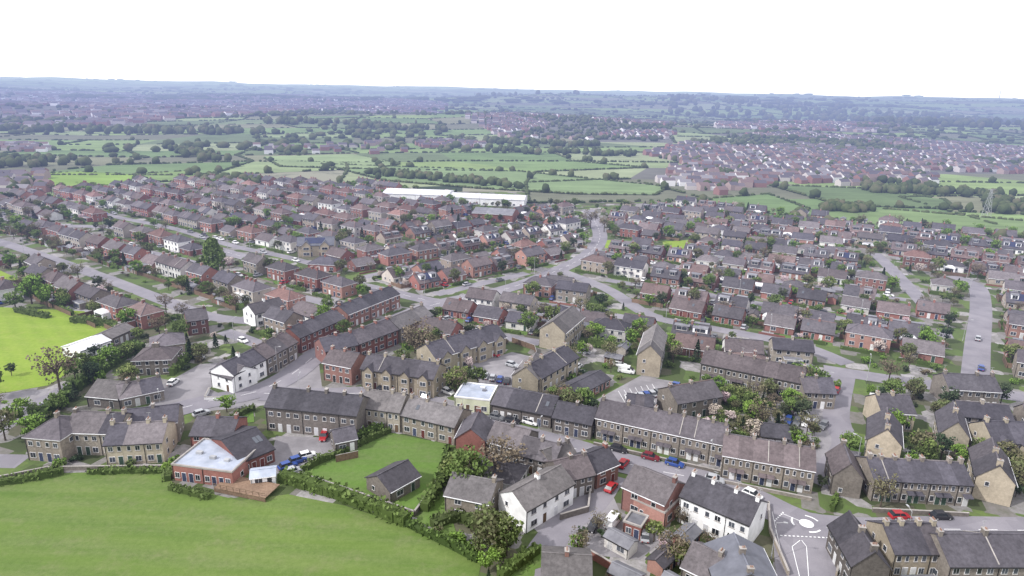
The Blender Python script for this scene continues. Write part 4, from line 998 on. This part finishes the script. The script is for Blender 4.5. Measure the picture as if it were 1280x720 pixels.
for p,n,s in [([(200,180),(260,190),(300,205),(240,200)],50,.9),([(455,214),(650,232),(650,237),(455,219)],80,.7),([(1030,258),(1098,262),(1096,268),(1028,264)],50,.7),([(1230,250),(1330,258),(1330,270),(1235,268)],60,.8),
 ([(-60,200),(90,196),(110,206),(-60,214)],60,.9),([(250,225),(330,228),(320,236),(240,232)],40,.8),([(600,187),(800,192),(800,196),(620,192)],45,.9),([(560,172),(760,182),(700,185),(560,176)],60,1),
 ([(1080,236),(1250,244),(1250,248),(1080,241)],60,.8),([(0,156),(330,164),(330,168),(0,160)],90,1.3),([(330,155),(560,163),(560,166),(330,158)],70,1.3),([(590,120),(760,122),(760,130),(590,128)],120,3),([(820,132),(1060,140),(1080,148),(830,142)],160,2.4),
 ([(1000,140),(1330,150),(1330,166),(1120,160)],260,2.2)]: wood(p,n,s)
for _ in range(3000):
    r=900*(9.0**R()); a=math.radians(U(48,132)); x,y=r*math.cos(a),r*math.sin(a)
    if noise.noise(Vector((x/400,y/260,2)))<.12: continue
    clump(x,y,U(3,6)*(1+r/3000),U(3,5)*(1+r/7000))
for _ in range(2400):
    r=3500*(5.0**R()); a=math.radians(U(48,132)); x,y=r*math.cos(a),r*math.sin(a)
    if noise.noise(Vector((x/1300,y/800,8)))<.14: continue
    clump(x,y,U(20,50),U(6,10),v=U(0,.5))

# distant houses (one mass)
HV=[];HF=[];HM=[];HR=[];hoff=0
def fhouse(x,y,w,d,e,rr,a):
    global hoff
    c,s=math.cos(a),math.sin(a); z=h(x,y)
    P=[(-w,-d,-1),(w,-d,-1),(w,d,-1),(-w,d,-1),(-w,-d,e),(w,-d,e),(w,d,e),(-w,d,e),(-w,0,e+rr),(w,0,e+rr)]
    HV.extend([(x+p[0]*c-p[1]*s,y+p[0]*s+p[1]*c,z+p[2]) for p in P])
    o=hoff; HF.extend([(o,o+1,o+5,o+4),(o+2,o+3,o+7,o+6),(o+1,o+2,o+6,o+9,o+5),(o+3,o,o+4,o+8,o+7),(o+4,o+5,o+9,o+8),(o+6,o+7,o+8,o+9)])
    HM.extend([0]*4+[1]*2); v=R(); v2=R(); HR.extend([v]*4+[v2]*2); hoff+=10
def town(poly,n,tn,scale=1,thr=-.28):
    W=[G(*p) for p in poly]; xs=[p[0] for p in W]; ys=[p[1] for p in W]; k=0; cells=set()
    for _ in range(n*5):
        x,y=U(min(xs),max(xs)),U(min(ys),max(ys))
        if not inpoly(x,y,W): continue
        a=.35+.9*round(noise.noise(Vector((x/350,y/350,4)))*3)/3; c,s=math.cos(a),math.sin(a)
        u=round((x*c+y*s)/(14*scale)); v=round((-x*s+y*c)/(22*scale))
        if (u,v,round(a*10)) in cells: continue
        cells.add((u,v,round(a*10)))
        if noise.noise(Vector((x/220,y/220,6)))<thr: 
            if R()<.35: clump(x,y,U(3,6)*scale,U(3,5))
            continue
        uu,vv=u*14*scale+U(-1,1),v*22*scale+U(-2,2); fhouse(uu*c-vv*s,uu*s+vv*c,U(4.2,6.1)*scale,U(3.4,4.3)*scale,U(3,5.2)*scale**.5,2.5*scale**.5,a+U(-.06,.06)); k+=1
        if k>=n: break
    for _ in range(tn):
        x,y=U(min(xs),max(xs)),U(min(ys),max(ys))
        if inpoly(x,y,W): clump(x,y,U(2,4.2)*scale,U(2.4,4.2)*scale**.5)
town(URB[0],2000,2600,1.0,-.12); town(URB[2],800,800,1.1,-.1); town(URB[4],160,80); town(URB[1],3200,3000,1.9,-.15); town(URB[3],700,700,1.7,-.1); town(URB[5],400,300,1.3,-.1)
town([(300,180),(480,178),(520,190),(330,192)],25,20); town([(530,176),(600,178),(600,184),(530,182)],40,15)
town([(-150,178),(40,176),(60,186),(-150,192)],90,60)
me=bpy.data.meshes.new('distant_town_houses'); me.from_pydata(HV,[],HF); me.materials.append(M['farwall']); me.materials.append(M['farroof']); me.polygons.foreach_set('material_index',HM)
at=me.attributes.new('var','FLOAT','FACE'); at.data.foreach_set('value',HR); place('distant_town_houses',me)
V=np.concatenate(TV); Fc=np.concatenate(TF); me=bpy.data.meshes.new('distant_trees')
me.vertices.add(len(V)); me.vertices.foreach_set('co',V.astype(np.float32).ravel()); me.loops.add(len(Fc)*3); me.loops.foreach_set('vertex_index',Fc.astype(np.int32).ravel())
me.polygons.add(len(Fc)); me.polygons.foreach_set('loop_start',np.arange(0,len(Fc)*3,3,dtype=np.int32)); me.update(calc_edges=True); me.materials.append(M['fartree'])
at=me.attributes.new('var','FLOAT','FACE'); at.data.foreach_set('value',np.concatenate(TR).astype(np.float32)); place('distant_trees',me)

# electricity pylon
mb=MB(); x,y=G(1232,272)
for sx,sy in((-1,-1),(1,-1),(1,1),(-1,1)): mb.cyl((sx*2.2,sy*2.2,0),(sx*.4,sy*.4,20),.12,.08,4,'metal')
for k in range(6):
    w0=2.2-1.8*k/6; w1=2.2-1.8*(k+1)/6; z0=20*k/6; z1=20*(k+1)/6
    for s in(-1,1): mb.cyl((-w0,s*w0,z0),(w1,s*w1,z1),.06,.06,4,'metal'); mb.cyl((w0,s*w0,z0),(-w1,s*w1,z1),.06,.06,4,'metal'); mb.cyl((s*w0,-w0,z0),(s*w1,w1,z1),.06,.06,4,'metal')
for z in(14,17,20): mb.cyl((-4,0,z),(4,0,z),.12,.12,4,'metal')
mb.obj('electricity_pylon',(x,y,0),.4)
for px,r in((1250,9000),(143,8000)):
    d=fw*FP+rt*(px-640)-up*(118-360); a=math.atan2(d.y,d.x); x,y=r*math.cos(a),r*math.sin(a); mb=MB(); mb.cyl((0,0,-5),(0,0,110 if px>1000 else 60),5,2.5,6,'metal'); mb.obj('radio_mast',(x,y,h(x,y)))

# ------------------------------------------------------------------ sky, sun, camera
SE=math.radians(42); SA=math.radians(-115)
w=bpy.data.worlds.new("World"); bpy.context.scene.world=w; w.use_nodes=True; n=w.node_tree.nodes; l=w.node_tree.links; n.clear()
sky=n.new('ShaderNodeTexSky'); sky.sky_type='NISHITA'; sky.sun_disc=False; sky.sun_elevation=SE; sky.sun_rotation=SA
b1=n.new('ShaderNodeBackground'); b1.inputs[1].default_value=.12; l.new(sky.outputs[0],b1.inputs[0])
tc=n.new('ShaderNodeTexCoord'); mp=n.new('ShaderNodeMapping'); mp.inputs['Scale'].default_value=(2,2,7); l.new(tc.outputs['Generated'],mp.inputs[0])
nz=n.new('ShaderNodeTexNoise'); nz.inputs['Scale'].default_value=1.2; nz.inputs['Detail'].default_value=5; l.new(mp.outputs[0],nz.inputs['Vector'])
rp=n.new('ShaderNodeValToRGB'); rp.color_ramp.elements[0].position=.35; rp.color_ramp.elements[0].color=(.93,.93,1,1); rp.color_ramp.elements[1].position=.6; rp.color_ramp.elements[1].color=(.99,.975,1,1); l.new(nz.outputs['Fac'],rp.inputs[0])
b2=n.new('ShaderNodeBackground'); b2.inputs[1].default_value=1.6; l.new(rp.outputs[0],b2.inputs[0])
mx=n.new('ShaderNodeMixShader'); mx.inputs[0].default_value=.85; l.new(b1.outputs[0],mx.inputs[1]); l.new(b2.outputs[0],mx.inputs[2])
o=n.new('ShaderNodeOutputWorld'); l.new(mx.outputs[0],o.inputs[0])
sd=bpy.data.lights.new('sun','SUN'); sd.energy=3.6; sd.angle=math.radians(2); sd.color=(1,.97,.94); so=bpy.data.objects.new('sun',sd); SC.objects.link(so)
dv=Vector((math.sin(SA)*math.cos(SE),math.cos(SA)*math.cos(SE),math.sin(SE))); so.rotation_euler=dv.to_track_quat('Z','Y').to_euler(); so.location=(0,0,300)
cd=bpy.data.cameras.new('camera'); co=bpy.data.objects.new('camera',cd); SC.objects.link(co); cd.sensor_width=36; cd.lens=FP/1280*36; cd.clip_end=60000; cd.clip_start=1
from mathutils import Matrix
m3=Matrix((rt,up,-fw)).transposed(); co.matrix_world=Matrix.Translation((0,0,HC))@m3.to_4x4()
sc=bpy.context.scene; sc.camera=co; sc.view_settings.view_transform='Standard'; sc.view_settings.look='None'; sc.view_settings.exposure=0
print('objects',len(bpy.data.objects),'houses',hoff/10,'clumps',toff/len(IV))
